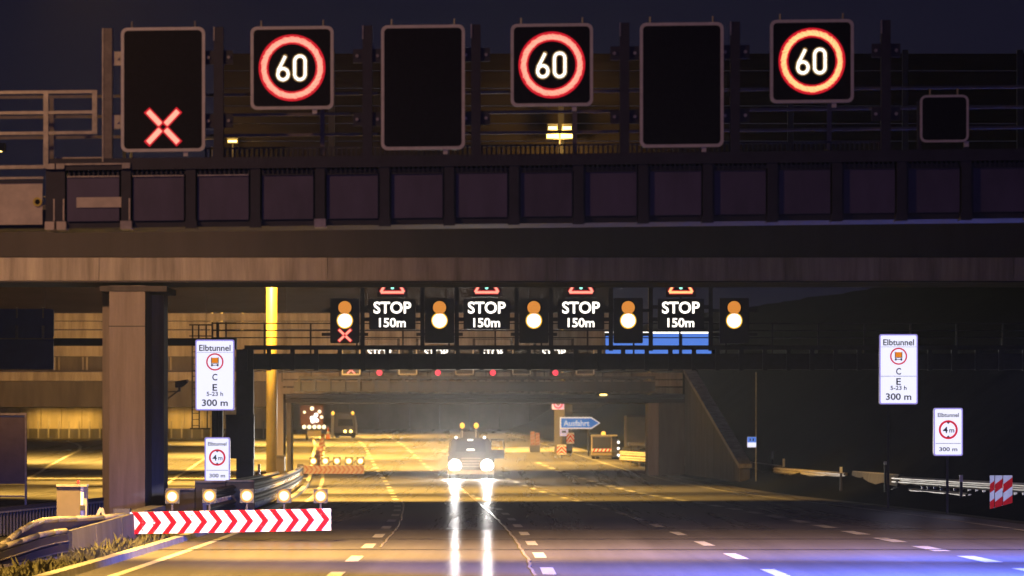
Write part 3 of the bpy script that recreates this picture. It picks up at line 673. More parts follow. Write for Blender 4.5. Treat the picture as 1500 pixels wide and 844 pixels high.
# noise wall with plank look right of the exit and the container
rw = thing('noise_wall', 'yellow lit timber wall in the right of the portal', 'wall', (P(890,0,470).x, 470, zg(470)))
for r in range(4): 
    for x0, x1 in ((835, 880), (880.5, 920), (920.5, 965)): MB().pbox(x0, 588+r*5.6, x1, 593.2+r*5.6, 470+.04*((r+int(x0)) % 2), .2).build('plank', 'cont', rw)
for x in (836, 880, 920, 960): MB().pbox(x-1, 586, x+1, 650, 469.8, .2).build('post', 'cont', rw)
for x0, x1 in ((838, 879), (881, 919)): MB().pbox(x0, 611, x1, 650, 470.1, .2).build('lower_panel', 'farwall', rw)
ct = thing('container', 'ribbed steel container at right inside the portal', 'container', G(936, 668))
Yc = 356
MB().pbox(918, 610, 962, 668, Yc, 2.4).build('body', 'cont', ct)
for x in range(919, 962, 4): MB().pbox(x, 612, x+1.8, 666, Yc-.06, .05).build('corrugation', 'cont', ct)
MB().pbox(917, 608.5, 963, 611, Yc-.1, 2.6).build('roof_rail', 'dsteel', ct); MB().pbox(914.5, 609, 918, 668, Yc-.12, .2).build('corner_post', 'concrete', ct)

# ================================================================== STREET FURNITURE
def w_beam(pts, z_off, parent, m='rail', name='rail', hgt=.31):
    prof = [(0,.155),(-.03,.12),(-.085,.09),(-.085,.05),(-.02,.015),(-.02,-.015),(-.085,-.05),(-.085,-.09),(-.03,-.12),(0,-.155)]
    vs = []; fs = []; n = len(prof)
    for i, p in enumerate(pts):
        q = pts[min(i+1, len(pts)-1)]-pts[max(i-1, 0)]; nrm = Vector((q.y, -q.x, 0)).normalized()
        for o, z in prof: vs.append(p+nrm*(.06-o)+Vector((0,0,z_off+z)))
    for i in range(len(pts)-1):
        for j in range(n-1): k = i*n+j; fs.append((k,k+1,k+n+1,k+n))
    mb = MB().add(vs, fs); o = mb.build(name, m, parent); return o
def guardrail(label, pts, heights=(.62,), m='rail', flip=False, pitch=2.0, group=None, post_h=.8):
    s = thing('guardrail', label, 'guardrail', pts[0], group)
    if flip: pts = pts[::-1]
    fine = []
    for a, b in zip(pts, pts[1:]):
        n = max(1, int((b-a).length/2.0))
        for i in range(n): fine.append(a.lerp(b, i/n))
    fine.append(pts[-1])
    for h in heights: w_beam(fine, h, s, m)
    acc = 0; last = fine[0]
    for p in fine:
        acc += (p-last).length; last = p
        if acc >= pitch or p is fine[0]:
            acc = 0; q = Vector((p.x, p.y, p.z)); MB().box((q.x-.05, q.y-.06, q.z-.1), (q.x+.05, q.y+.06, q.z+post_h)).build('post', 'galv', s)
    return s
def gl_pts(pix): return [G(*p) for p in pix]
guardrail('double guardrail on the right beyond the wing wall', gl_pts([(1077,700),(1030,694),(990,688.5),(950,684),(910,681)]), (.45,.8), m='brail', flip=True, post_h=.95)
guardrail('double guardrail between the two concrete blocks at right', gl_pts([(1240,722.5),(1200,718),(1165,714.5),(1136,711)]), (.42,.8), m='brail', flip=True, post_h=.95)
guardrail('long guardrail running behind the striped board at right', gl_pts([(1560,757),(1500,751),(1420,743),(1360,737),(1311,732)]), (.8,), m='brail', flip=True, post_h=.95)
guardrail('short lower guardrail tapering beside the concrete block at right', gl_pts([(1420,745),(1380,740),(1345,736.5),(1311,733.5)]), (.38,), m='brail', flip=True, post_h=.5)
for lab, pix in (('concrete barrier block beside the wing wall at right', (1079,1134,701,711)), ('concrete barrier block between guardrails further right', (1242,1309,723,733))):
    a = G(pix[0], pix[2]); b = G(pix[1], pix[3]); s = thing('concrete_barrier', lab, 'barrier', a)
    d = (b-a); nrm = Vector((-d.y, d.x, 0)).normalized()
    if nrm.x < 0: nrm = -nrm
    vs = []
    for q in (a, b):
        for o, z in ((0,-.1),(.08,.25),(.2,1.0),(.42,1.0),(.54,.25),(.62,-.1)): vs.append(q+nrm*o+Vector((0,0,z)))
    MB().add(vs, [(0,1,7,6),(1,2,8,7),(2,3,9,8),(3,4,10,9),(4,5,11,10),(5,4,3,2,1,0),(6,7,8,9,10,11)]).build('body', 'dconcrete', s)
    MB().bar(a+nrm*.31+Vector((0,0,1.02)), b+nrm*.31+Vector((0,0,1.02)), .2, .035).build('cap', 'concrete', s)
for i, (x, y0, y1, Y) in enumerate(((1131, 661, 673, 262), (1148, 672, 684, 250), (1232, 684, 693, 205), (1297, 676, 681, 190), (1408, 696, 706, 165))):
    a = P(x, y1, Y)
    s = thing('marker_post', ['thin marker post by the small blue sign', 'thin marker post above the first concrete block', 'thin marker post above the middle guardrail', 'thin marker post below the tall right light box', 'thin marker post below the small right light box'][i], 'marker post', (a.x, Y, zg(Y)), 'marker posts on the right bank')
    MB().box((a.x-.05, Y, zg(Y)), (a.x+.05, Y+.06, P(0,y0,Y).z)).build('stake', 'dsteel', s); MB().box((a.x-.06, Y-.02, P(0,y1,Y).z), (a.x+.06, Y, P(0,y0,Y).z)).build('reflector', 'white', s)
s = thing('lane_board', 'small lit blue and white sign on pole by the wing wall', 'road sign', (P(1107,0,248).x, 248, zg(248)))
MB().tube((P(1107.5,0,248).x,248,zg(248)), (P(1107.5,0,248).x,248,P(0,545,248).z), .035).build('pole', 'galv', s)
MB().pbox(1094.5, 640, 1108, 655.5, 247.9, .05).build('panel', 'white', s)
MB().pbox(1095, 640.5, 1107.5, 648, 247.87, .02).build('blue_half', 'e_blue', s); MB().pbox(1095, 648.4, 1107.5, 655, 247.87, .02).build('white_half', 'e_box', s)
for x in (1099, 1103.5): MB().pbox(x-1.1, 642.5, x+1.1, 646, 247.85, .02).build('symbol', 'ink', s)

# striped board at right: three leaning red and white panels
s = thing('striped_board', 'red and white striped warning board at the right roadside', 'warning board', (P(1466,0,150).x, 150, 0))
def stripes(x0, x1, y0, y1, Y, n, up, parent, lbl='panel'):
    """diagonal stripes clipped to the panel, white plate behind"""
    k = Y/F; a = P(x0,y1,Y); b = P(x1,y0,Y)
    pl = MB().box((a.x,Y,a.z), (b.x,Y+.03,b.z)).build(lbl, 'e_chev', parent)
    w = b.x-a.x; h = b.z-a.z; ph = h/n
    for i in range(-2, n+2):
        z0 = a.z+i*ph; sl = w*.75
        poly = [(a.x, z0), (b.x, z0+sl), (b.x, z0+sl+ph/2), (a.x, z0+ph/2)]
        out = poly
        for lim, sgn in ((a.z, 1), (b.z, -1)):
            res = []
            for (p, q) in zip(out, out[1:]+out[:1]):
                ip = sgn*(p[1]-lim) >= 0; iq = sgn*(q[1]-lim) >= 0
                if ip: res.append(p)
                if ip != iq: t = (lim-p[1])/(q[1]-p[1]); res.append((p[0]+(q[0]-p[0])*t, lim))
            out = res
            if not out: break
        if len(out) >= 3: MB().prism(out, Y-.006, .006).build('red_stripe', 'e_chevred', pl)
for i, (x0, x1) in enumerate(((1450, 1456.6), (1457.6, 1468.6), (1469.6, 1483))): stripes(x0, x1, 696.5, 748, 150-.1*i, 2, True, s)
MB().pbox(1448, 751.5, 1486, 754.5, 149.8, .5).build('foot_plate', 'tyre', s)
for x in (1462, 1476): MB().pbox(x-1.2, 697, x+1.2, 752, 150.1, .05).build('stay', 'galv', s)

# chevron booms
def chevron_boom(label, x0, x1, yl, yr, hpx, Y, n, lit, lamps, group, joints, sh=1.0):
    a = P(x0, yl, Y); b = P(x1, yr, Y); k = Y/F; h = hpx*k; s = thing('barrier_boom', label, 'barrier', (a.x, Y, zg(Y)), group)
    sl = (b.z-a.z)/(b.x-a.x); W_ = b.x-a.x
    def zz(x): return a.z+sl*(x-a.x)
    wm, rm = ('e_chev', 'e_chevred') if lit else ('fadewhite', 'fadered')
    js = [0]+joints+[1]
    for u, v in zip(js, js[1:]):
        xa = a.x+W_*u+.004; xb = a.x+W_*v-.004
        MB().prism([(xa,zz(xa)-h),(xb,zz(xb)-h),(xb,zz(xb)),(xa,zz(xa))], Y, .05).build('board', wm, s)
    pit = W_/n; t = pit*.40; tip = h*.62
    for i in range(n):
        x = a.x+.06+i*pit*(W_-.5)/(W_-pit) if False else a.x+W_*.012+i*(W_*.985/n)
        pts = [(x,0),(x+t,0),(x+t+tip*.62,-h/2),(x+t,-h),(x,-h),(x+tip*.62,-h/2)]
        pts = [(min(px_, b.x-.01), zz(px_)+dz) for px_, dz in pts]
        mb = MB(); Yc_ = Y-.008
        up = [pts[0],pts[1],pts[2],pts[5]]; dn = [pts[5],pts[2],pts[3],pts[4]]
        mb.prism(up, Yc_, .007); mb.prism(dn, Yc_, .007); mb.build('red_chevron', rm, s)
    MB().add([(a.x,Y+.051,zz(a.x)-h*.65),(b.x,Y+.051,zz(b.x)-h*.65),(b.x,Y+.15,zz(b.x)-h*.65),(a.x,Y+.15,zz(a.x)-h*.65),(a.x,Y+.051,zz(a.x)-h*.35),(b.x,Y+.051,zz(b.x)-h*.35),(b.x,Y+.15,zz(b.x)-h*.35),(a.x,Y+.15,zz(a.x)-h*.35)],
             [(3,2,1,0),(4,5,6,7),(0,1,5,4),(1,2,6,5),(2,3,7,6),(3,0,4,7)]).build('boom_tube', 'dsteel', s)
    for (lx, ly, lr) in lamps:
        c = P(lx, ly, Y); r = lr*k
        hd = MB().box((c.x-r*1.55, Y+.03, c.z-r*1.55), (c.x+r*1.55, Y+.14, c.z+r*1.55)).build('lamp_housing', 'housing', s)
        MB().prism(circ(c.x, c.z, r*1.5, 24), Y+.024, .008).build('painted_lamp_glow', 'e_dimglow', hd); MB().prism(circ(c.x, c.z, r*1.2, 24), Y+.012, .008).build('painted_inner_glow', 'e_ambglow', hd)  # amber glow round the lens, painted as two discs
        MB().prism(circ(c.x, c.z, r, 24), Y-.005, .02).build('lamp_lens', 'e_amber', hd)
        MB().box((c.x-.02, Y+.06, zz(c.x)-.02), (c.x+.02, Y+.1, c.z-r*1.3)).build('lamp_stem', 'dsteel', s)
    if lit:
        for fx, fz in ((.066,.35),(.066,.5),(.066,.66),(.067,.82),(.122,.42),(.121,.58),(.123,.86),(.012,.7),(.31,.2),(.655,.75),(.95,.25)):
            x = a.x+W_*fx; MB().prism(circ(x, zz(x)-h*fz, .022, 8), Y-.012, .004).build('rivet', 'housing', s)
    xb = a.x-.15
    MB().box((xb-.2, Y-.1, zg(Y)), (xb+.16, Y+.35, zz(a.x)+.08)).build('drive_box', 'dsteel', s)
    return s
chevron_boom('large red and white chevron boom with five amber lamps at left', 189.5, 485, 750.5, 745, 32, 105, 13, True, [(252,727.5,6.6),(306.5,726.5,6.6),(361.5,726.5,6.6),(416,726.5,6.6),(469.5,727,6.6)], 'chevron booms closing the left lane', [.30,.655])
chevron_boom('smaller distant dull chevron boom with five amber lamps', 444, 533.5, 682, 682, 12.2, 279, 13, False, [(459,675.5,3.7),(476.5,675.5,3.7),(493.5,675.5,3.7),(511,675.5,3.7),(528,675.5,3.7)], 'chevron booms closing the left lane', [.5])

# left near items: cabinet, concrete wall, curved guardrails
cw = thing('concrete_barrier', 'long dark concrete wall behind the large chevron boom', 'barrier', (P(140,0,104).x, 104, 0))
a = Vector((P(103,0,93).x, 93, 0)); b = Vector((P(245,0,112).x, 112, 0)); nseg = 4
for i in range(nseg):
    A = a.lerp(b, i/nseg); B = a.lerp(b, (i+1)/nseg-.004)
    vs = []
    for q, zt_ in ((A, .43+.28*(i/nseg)), (B, .43+.28*((i+1)/nseg))):
        for o, z in ((0,-.1),(-.04,zt_),(-.42,zt_),(-.46,-.1)): vs.append((q.x+o, q.y, z))
    MB().add(vs, [(0,1,5,4),(1,2,6,5),(2,3,7,6),(3,2,1,0),(4,5,6,7)]).build('segment', 'dconcrete', cw)
cab = thing('roadside_cabinet', 'beige box cabinet with white side strip at left roadside', 'cabinet', (P(104,0,99).x, 99, .2))
MB().pbox(83, 713, 117.5, 778, 99, .35).build('body', 'grey', cab); MB().pbox(82, 709.5, 127, 713, 98.95, .5).build('roof', 'galv', cab)
MB().pbox(118, 713.4, 122, 740, 99.02, .3).build('side_strip', 'white', cab); MB().pbox(118, 748, 122, 769, 99.02, .3).build('side_strip', 'white', cab)
MB().pbox(122.4, 713.4, 127, 769, 99.1, .3).build('side_plate', 'concrete', cab); MB().pbox(117.8, 740.5, 124, 747.5, 98.95, .3).build('latch', 'housing', cab)
MB().pbox(86, 777.5, 116, 792, 99.1, .3).build('plinth', 'dconcrete', cab); MB().pbox(113, 704, 116, 709.4, 99.1, .05).build('vent_cap', 'red', cab)
def flat_rail(pts, w, d, name, m, parent):
    for A, B in zip(pts, pts[1:]): MB().tube(A, B, w, n=10).build(name, m, parent, smooth=True)
cg = thing('crash_barrier', 'curved yellow topped steel barrier curling in from the left edge', 'guardrail', (P(20,0,86).x, 86, 0))
def curve_pts(pix, Ys): return [P(x, y, Yv) for (x, y), Yv in zip(pix, Ys)]
top1 = curve_pts([(-30,812),(0,800),(12,792),(28,779),(45,769),(62,763),(83,760.5),(110,760),(150,758),(189,754)], [82,83.5,84.5,86,88,90,92,95,100,106])
low1 = curve_pts([(-30,814),(8,800),(30,793),(55,785),(78,780),(96,777.5)], [82,83.5,85,87,89,90.5])
flat_rail(top1, .055, 0, 'upper_tube', 'galv', cg); flat_rail(low1, .05, 0, 'lower_tube', 'galv', cg)
def ribbon(pts, z0, z1, dx, name, m, parent):
    vs = []; fs = []
    for p in pts: vs += [(p.x+dx, p.y, p.z+z1), (p.x+dx, p.y, max(.02, p.z+z0)), (p.x+dx-.05, p.y, max(.02, p.z+z0)), (p.x+dx-.05, p.y, p.z+z1)]
    for i in range(len(pts)-1):
        for j in range(4): k = i*4; fs.append((k+j, k+(j+1)%4, k+4+(j+1)%4, k+4+j))
    fs += [(0,1,2,3), tuple(len(vs)-4+j for j in (3,2,1,0))]
    MB().add(vs, fs).build(name, m, parent)
for q in range(3): ribbon(low1, -.2-.19*q, -.06-.19*q, .06-.01*q, 'face_rail', 'dsteel', cg); ribbon(low1, -.205-.19*q, -.19-.19*q, .075-.01*q, 'rail_edge', 'galv', cg)
ribbon(low1, -.75, -.03, -.12, 'back_plate', 'housing', cg); ribbon(top1, -.3, -.03, -.05, 'upper_face', 'dsteel', cg)
e = low1[-1]; MB().box((e.x-.12, e.y-.05, 0), (e.x+.12, e.y+.1, e.z)).build('end_post', 'housing', cg)
for p in top1[2::2]: MB().box((p.x-.2, p.y-.05, 0), (p.x-.1, p.y+.05, p.z-.03)).build('post', 'dsteel', cg)
bk = P(138, 766, 101); MB().bar(bk, P(148, 744, 101), .07).build('strut', 'galv', cg); MB().bar(P(155, 764, 101), P(149, 744, 101), .06).build('strut', 'galv', cg)
fn = thing('steel_railing', 'dark upright bar railing behind the left cabinet', 'railing', (P(40,0,112).x, 112, 0))
ra = P(-60, 752, 108); rb = P(150, 731, 122)
MB().bar(ra, rb, .08, .08).build('handrail', 'dsteel', fn); MB().bar(ra+Vector((0,-.05,-.07)), rb+Vector((0,-.05,-.07)), .05, .05).build('light_rail', 'galv', fn)
for i in range(46):
    q = ra.lerp(rb, i/45); MB().box((q.x-.02, q.y-.02, 0), (q.x+.02, q.y+.02, q.z-.08)).build('bar', 'dsteel', fn)
MB().add([ra+Vector((0,.3,-.1)), rb+Vector((0,.3,-.1)), Vector((rb.x,rb.y+.3,0)), Vector((ra.x,ra.y+.3,0)), ra+Vector((0,.35,-.1)), rb+Vector((0,.35,-.1)), Vector((rb.x,rb.y+.35,0)), Vector((ra.x,ra.y+.35,0))], [(0,1,2,3),(7,6,5,4),(0,4,5,1)]).build('back_sheet', 'housing', fn)
bb = thing('board_back', 'brown back of a road sign cut by the left edge', 'road sign', (P(36,0,130).x, 130, 0))
MB().pbox(-90, 611, 36, 709, 130, .05).build('panel', mat('sign_back_paint', (0.09,0.065,0.07), 0.6), bb)
MB().pbox(-90, 605, 39, 608.5, 129.97, .1).build('frame_top', 'galv', bb); MB().pbox(36.2, 608.8, 39, 745, 129.97, .1).build('post', 'galv', bb); MB().pbox(-90, 608.6, 36, 611, 129.99, .05).build('frame_band', 'navy', bb)
MB().pbox(-90, 726, 36, 728, 130, .05).build('cross_bar', 'galv', bb)
# guardrails of the gore behind the boom
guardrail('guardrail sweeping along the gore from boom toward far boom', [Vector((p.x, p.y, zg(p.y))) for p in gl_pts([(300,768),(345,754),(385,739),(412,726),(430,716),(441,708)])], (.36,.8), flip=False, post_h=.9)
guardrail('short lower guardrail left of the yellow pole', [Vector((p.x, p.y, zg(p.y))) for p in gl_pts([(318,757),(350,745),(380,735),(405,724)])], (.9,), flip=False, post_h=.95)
gb = thing('gore_barrier', 'dark low wall below the small left light box', 'barrier', (P(330,0,140).x, 140, 0))
for i, (x0, x1, y0) in enumerate(((243, 285, 718), (285.5, 330, 707), (330.5, 372, 706))):
    MB().pbox(x0, y0, x1, 764, 140+i*3, .4).build('segment', 'dconcrete', gb)
    MB().pbox(x0, y0-2.5, x1, y0-.1, 139.9+i*3, .6).build('cap', 'concrete' , gb)
s = thing('delineator_post', 'white and black delineator post right of the small light box', 'marker post', G(380, 734))
Yd = G(380, 734).y
MB().pbox(377.5, 680, 381, 718, Yd, .1).build('post', 'white', s); MB().pbox(381.5, 697, 384.5, 714, Yd, .08).build('side_strip', 'white', s); MB().pbox(377.2, 717.5, 381.3, 735, Yd+.01, .08).build('lower_post', 'housing', s)
# yellow pole
yp = thing('yellow_pole', 'tall bright yellow pole left of the signal gantry', 'pole', (P(398,0,236).x, 236, zg(236)))
MB().tube((P(398,0,236).x,236,zg(236)-.1), (P(398,0,236).x,236,P(0,350,236).z), .27, n=24).build('shaft', 'yellowpole', yp, smooth=True)
MB().tube((P(398,0,236).x,236,zg(236)-.1), (P(398,0,236).x,236,zg(236)+.35), .38, n=24).build('base_collar', 'dconcrete', yp)
s = thing('roadside_cabinet', 'small dark cabinet at the foot of the yellow pole', 'cabinet', (P(410,0,232).x, 232, zg(232)))
MB().pbox(404, 669, 417, 712, 232, .5).build('body', 'grey', s); MB().pbox(403, 667, 418, 669, 231.9, .7).build('roof', 'dconcrete', s)
# camera on arm
cc = thing('traffic_camera', 'dark traffic camera on an arm beside the pier', 'camera', P(241, 586, 146))
MB().bar(P(238,574.5,146), P(258,573.5,146), .04).build('arm', 'dsteel', cc); MB().bar(P(238,590,146), P(262,572,146), .05).build('brace', 'dsteel', cc)
MB().bar(P(263,574,146), P(263,564,146), .07).build('neck', 'dsteel', cc); MB().prism([(P(257,0,146).x,P(0,568,146).z),(P(268,0,146).x,P(0,567,146).z),(P(276,0,146).x,P(0,560,146).z),(P(275,0,146).x,P(0,556,146).z),(P(257,0,146).x,P(0,559,146).z)], 145.85, .25).build('body', 'housing', cc)
MB().pbox(273, 556.5, 276.5, 559, 145.8, .05).build('visor', 'galv', cc)

# exit sign and the small signs under the portal
YE = 362.0; ze = zg(YE)
es = thing('exit_sign', 'blue Ausfahrt arrow sign under the portal', 'direction sign', (P(824,0,YE).x, YE, ze))
def arrow(x0, x1, xt, y0, y1, Y): return [(P(x0,0,Y).x, P(0,y1,Y).z), (P(x1,0,Y).x, P(0,y1,Y).z), (P(xt,0,Y).x, P(0,(y0+y1)/2,Y).z), (P(x1,0,Y).x, P(0,y0,Y).z), (P(x0,0,Y).x, P(0,y0,Y).z)]
MB().prism(arrow(820, 866.5, 879.5, 611, 628.5, YE), YE, .06).build('border', mat('lit_sign_border', (.75,.75,.8), .4, var=.05, emit=(.6,.62,.8), estr=.5, sample=False), es)
MB().prism(arrow(822, 866, 877, 613, 626.5, YE), YE-.02, .02).build('face', mat('lit_blue_face', (.02,.16,.5), .4, var=.05, emit=(.015,.11,.5), estr=.65, sample=False), es)
text_mb('Ausfahrt', P(844.5,0,YE).x, P(0,620,YE).z, 38*YE/F, 8.6*YE/F, YE-.035, .012, .015).build('lettering', emis('lit_lettering', (.8,.8,.85), .8), es)
for x in (824, 862): MB().tube((P(x,0,YE).x, YE+.12, ze), (P(x,0,YE).x, YE+.12, P(0,612,YE).z), .06).build('post', 'dsteel', es)
s = thing('supplement_sign', 'small pale blue plate below the Ausfahrt arrow', 'road sign', (P(826,0,YE-1).x, YE-1, ze))
MB().pbox(820, 629, 832.5, 639, YE-1, .05).build('panel', mat('pale_blue_plate', (.5,.5,.75), .5, emit=(.4,.42,.85), estr=.45, sample=False), s); MB().tube((P(826,0,YE-1).x, YE-.9, zg(YE-1)), (P(826,0,YE-1).x, YE-.9, P(0,630,YE-1).z), .05).build('post', 'dsteel', s)
MB().pbox(823, 631, 829, 634, YE-1.02, .02).build('symbol', 'ink', s)
for lab, x0, x1, y0, y1, Y in (('upper red and white arrow board right of the pale plate', 830, 841, 634, 650, 360.0), ('lower red and white arrow board on the road edge', 816, 829.5, 651.5, 666, 352.0)):
    s = thing('arrow_board', lab, 'warning board', (P((x0+x1)/2,0,Y).x, Y, zg(Y)), 'arrow boards at the exit'); a = P(x0,y1,Y); b = P(x1,y0,Y); h = b.z-a.z; w = b.x-a.x; m = (a.x+b.x)/2
    MB().box((a.x,Y,a.z),(b.x,Y+.04,b.z)).build('panel', 'e_chev', s)
    for q in (.42, .0, -.42):
        pts = [(a.x, a.z+h*(q+.12)), (m, a.z+h*(q+.62)), (b.x, a.z+h*(q+.12)), (b.x, a.z+h*(q+.33)), (m, a.z+h*(q+.83)), (a.x, a.z+h*(q+.33))]
        pts = [(x, min(max(z, a.z), b.z)) for x, z in pts]; mb = MB(); mb.prism([pts[0],pts[1],pts[4],pts[5]], Y-.01, .01); mb.prism([pts[1],pts[2],pts[3],pts[4]], Y-.01, .01); mb.build('red_chevron', 'e_chevred', s)
    MB().box((m-.05, Y+.05, zg(Y)), (m+.05, Y+.1, b.z-.05)).build('post', 'dsteel', s)
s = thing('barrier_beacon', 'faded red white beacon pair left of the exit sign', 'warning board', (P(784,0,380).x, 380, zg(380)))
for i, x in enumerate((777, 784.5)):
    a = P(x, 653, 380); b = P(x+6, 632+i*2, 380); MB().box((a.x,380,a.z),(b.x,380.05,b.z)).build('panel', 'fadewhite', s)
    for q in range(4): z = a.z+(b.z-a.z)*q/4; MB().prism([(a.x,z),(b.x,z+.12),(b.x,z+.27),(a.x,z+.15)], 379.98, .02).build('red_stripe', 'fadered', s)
MB().box((P(776,0,380).x, 379.9, zg(380)), (P(791,0,380).x, 380.3, P(0,652.5,380).z)).build('foot', 'tyre', s)
s = thing('speed_sign', 'pink lit square sign with ring on the dark pillar', 'traffic sign', (P(817,0,366).x, 366, P(0,600,366).z))
MB().pbox(808.5, 587, 826.5, 600, 366, .1).build('panel', mat('pink_lit_face', (.6,.45,.55), .5, emit=(.72,.42,.6), estr=.7, sample=False), s)
c = P(817.5, 592, 366); MB().ring(circ(c.x, c.z, .36), circ(c.x, c.z, .25), 365.97, .02).build('ring', mat('dull_red_ring', (.5,.03,.12), .5, emit=(.4,.02,.12), estr=.6, sample=False), s); MB().prism(circ(c.x, c.z, .14, 16), 365.96, .02).build('symbol', mat('dull_violet', (.3,.2,.35), .5), s)
s = thing('dark_pillar', 'dark pillar behind the Ausfahrt sign', 'pillar', (P(826,0,367).x, 367, zg(367)))
MB().pbox(812, 600.5, 827, 664, 367, .8).build('lower_shaft', 'dconcrete', s); MB().pbox(827.3, 586, 838.5, 664, 367.2, .8).build('shaft', 'housing', s)
s = thing('portal_lamp', 'single orange lamp under the portal lintel at right', 'lamp', P(884, 578, YP-.3))
MB().pbox(874, 574, 894, 577.3, YP-.4, .2).build('housing', 'housing', s); MB().pbox(879, 577.4, 889, 579.4, YP-.42, .15).build('lens', 'e_sod', s)

# ================================================================== VEHICLES
def wheel(s, x, Y, zc, r, w):
    t = MB().tube((x-w/2,Y,zc), (x+w/2,Y,zc), r, n=20).build('tyre', 'tyre', s)
    MB().tube((x-w/2-.01,Y,zc), (x+w/2+.01,Y,zc), r*.55, n=14).build('rim', 'galv', t)
# recovery truck facing the camera
YT = 276.0; zt = zg(YT); kT = YT/F
tr = thing('recovery_truck', 'truck facing us with glaring headlights and open door', 'truck', (P(690,0,YT).x, YT, zt))
Xt = lambda px: P(px,0,YT).x
Zt = lambda py: P(0,py,YT).z
cab_pts = [(658,690),(658,664),(661,647),(664,641.5),(714,641.5),(718,647),(721,664),(721,690)]
MB().prism([(Xt(x), Zt(y)) for x, y in cab_pts], YT, 2.2).build('cab', 'truckd', tr)
MB().box((Xt(655), YT+2.3, Zt(688)), (Xt(724), YT+6.5, Zt(668))).build('load_bed', 'truckd', tr)
MB().prism([(Xt(667),Zt(662)),(Xt(712),Zt(662)),(Xt(710),Zt(644.5)),(Xt(669),Zt(644.5))], YT-.03, .03).build('windscreen', 'glass', tr)
MB().prism([(Xt(660),Zt(690)),(Xt(719),Zt(690)),(Xt(719),Zt(665)),(Xt(714),Zt(662.5)),(Xt(665),Zt(662.5)),(Xt(660),Zt(665))], YT-.75, .72).build('bonnet', 'truckd', tr)
gr = MB().box((Xt(675), YT-.79, Zt(686)), (Xt(705), YT-.75, Zt(670))).build('grille', 'housing', tr)
for y in (672, 676, 680, 684): MB().box((Xt(676), YT-.81, Zt(y)), (Xt(704), YT-.79, Zt(y-1.2))).build('grille_bar', 'galv', gr)
MB().box((Xt(656), YT-.95, Zt(694.5)), (Xt(724), YT-.76, Zt(688.5))).build('bumper', 'galv', tr)
for x in (666.5, 713.5):
    h = MB().prism(circ(Xt(x), Zt(682), .38, 24), YT-.82, .06).build('headlight', 'frame', tr)
    MB().prism(circ(Xt(x), Zt(682), .34, 24), YT-.84, .02).build('lens', 'e_head', h)
    lamp_light('headlight_beam', (Xt(x), YT-.95, Zt(682)), (Xt(x)-.01*60, YT-60, -.8), 17000, 50, .9, (1.0,.95,.86), .18)
for x in (668, 709.5): MB().prism(circ(Xt(x), Zt(641), .085, 12), YT-.06, .05).build('marker_lamp', 'e_signal', tr)
MB().box((Xt(685), YT-.08, Zt(645.8)), (Xt(693), YT-.03, Zt(643.4))).build('roof_lamp', 'e_signal', tr); MB().box((Xt(684), YT-.80, Zt(660.2)), (Xt(695), YT-.76, Zt(657.6))).build('badge_lamp', 'e_signal', tr)
MB().box((Xt(674), YT+.6, Zt(641.4)), (Xt(701), YT+.75, Zt(632))).build('beacon_frame', 'housing', tr)
MB().bar((Xt(677),YT+.6,Zt(641)), (Xt(677),YT+.6,Zt(626)), .06).build('beacon_stem', 'galv', tr); MB().bar((Xt(697),YT+.6,Zt(641)), (Xt(697),YT+.6,Zt(626)), .06).build('beacon_stem', 'galv', tr)
for x in (677, 697.5): MB().sphere((Xt(x), YT+.6, Zt(623.5)), .145, 14, 8, 1.15).build('beacon', 'e_beacon', tr, smooth=True)
dr = MB().prism([(Xt(717),Zt(672)),(Xt(738.5),Zt(672)),(Xt(739),Zt(659)),(Xt(717),Zt(659))], YT+.2, .08).build('open_door', 'truckd', tr)
MB().ring([(Xt(717),Zt(658.6)),(Xt(739.5),Zt(658.6)),(Xt(738.5),Zt(643)),(Xt(719),Zt(643))], [(Xt(719),Zt(658.4)),(Xt(737.5),Zt(658.4)),(Xt(737),Zt(645)),(Xt(720.5),Zt(645))], YT+.2, .06).build('window_frame', 'truckd', dr)
MB().ring([(Xt(656),Zt(664)),(Xt(664),Zt(664)),(Xt(664),Zt(644)),(Xt(658),Zt(648))], [(Xt(658),Zt(663)),(Xt(662.5),Zt(663)),(Xt(662.5),Zt(646.5)),(Xt(659.5),Zt(649))], YT+.1, .06).build('mirror_frame', 'housing', tr)
for x in (662, 718):
    for dy in (-.2, 4.6): wheel(tr, Xt(x), YT+dy, zt+.45, .45, .3)
# van on the left lane far away
YV = 466.0; zv = zg(YV); vn = thing('work_van', 'distant orange lit work van with two amber roof beacons', 'van', (P(503,0,YV).x, YV, zv))
V = lambda x, y: (P(x,0,YV).x, P(0,y,YV).z)
MB().prism([V(489,637.5),V(521,637.5),V(521,622),V(518.5,608.5),V(492,608.5),V(489,622)], YV, 5).build('body', 'truck', vn)
MB().prism([V(495,624),V(517.5,624),V(516,614),V(496,614)], YV-.05, .05).build('windscreen', 'glass', vn)
MB().prism([V(490,607.8),V(519,607.8),V(518,604.5),V(492,604.5)], YV+.2, 2).build('roof_box', 'truck', vn)
MB().box((P(490,0,YV).x, YV-.15, P(0,639.5,YV).z), (P(521,0,YV).x, YV-.02, P(0,634.5,YV).z)).build('bumper', 'housing', vn)
for x in (505.5, 514): MB().prism(circ(*V(x,632), .14, 14), YV-.06, .05).build('headlight', 'e_sod', vn)
for x in (487.5, 516.5): MB().sphere((V(x,605.5)[0], YV+.3, V(x,605.5)[1]), .17, 12, 7, 1.15).build('beacon', 'e_beacon', vn, smooth=True)
MB().box((P(485,0,YV).x, YV-.2, P(0,641,YV).z), (P(488.7,0,YV).x, YV+1.2, P(0,609,YV).z)).build('side_board', 'white', vn)
for x in (493, 516):
    for dy in (.8, 3.8): wheel(vn, V(x,0)[0], YV+dy, zv+.38, .38, .28)
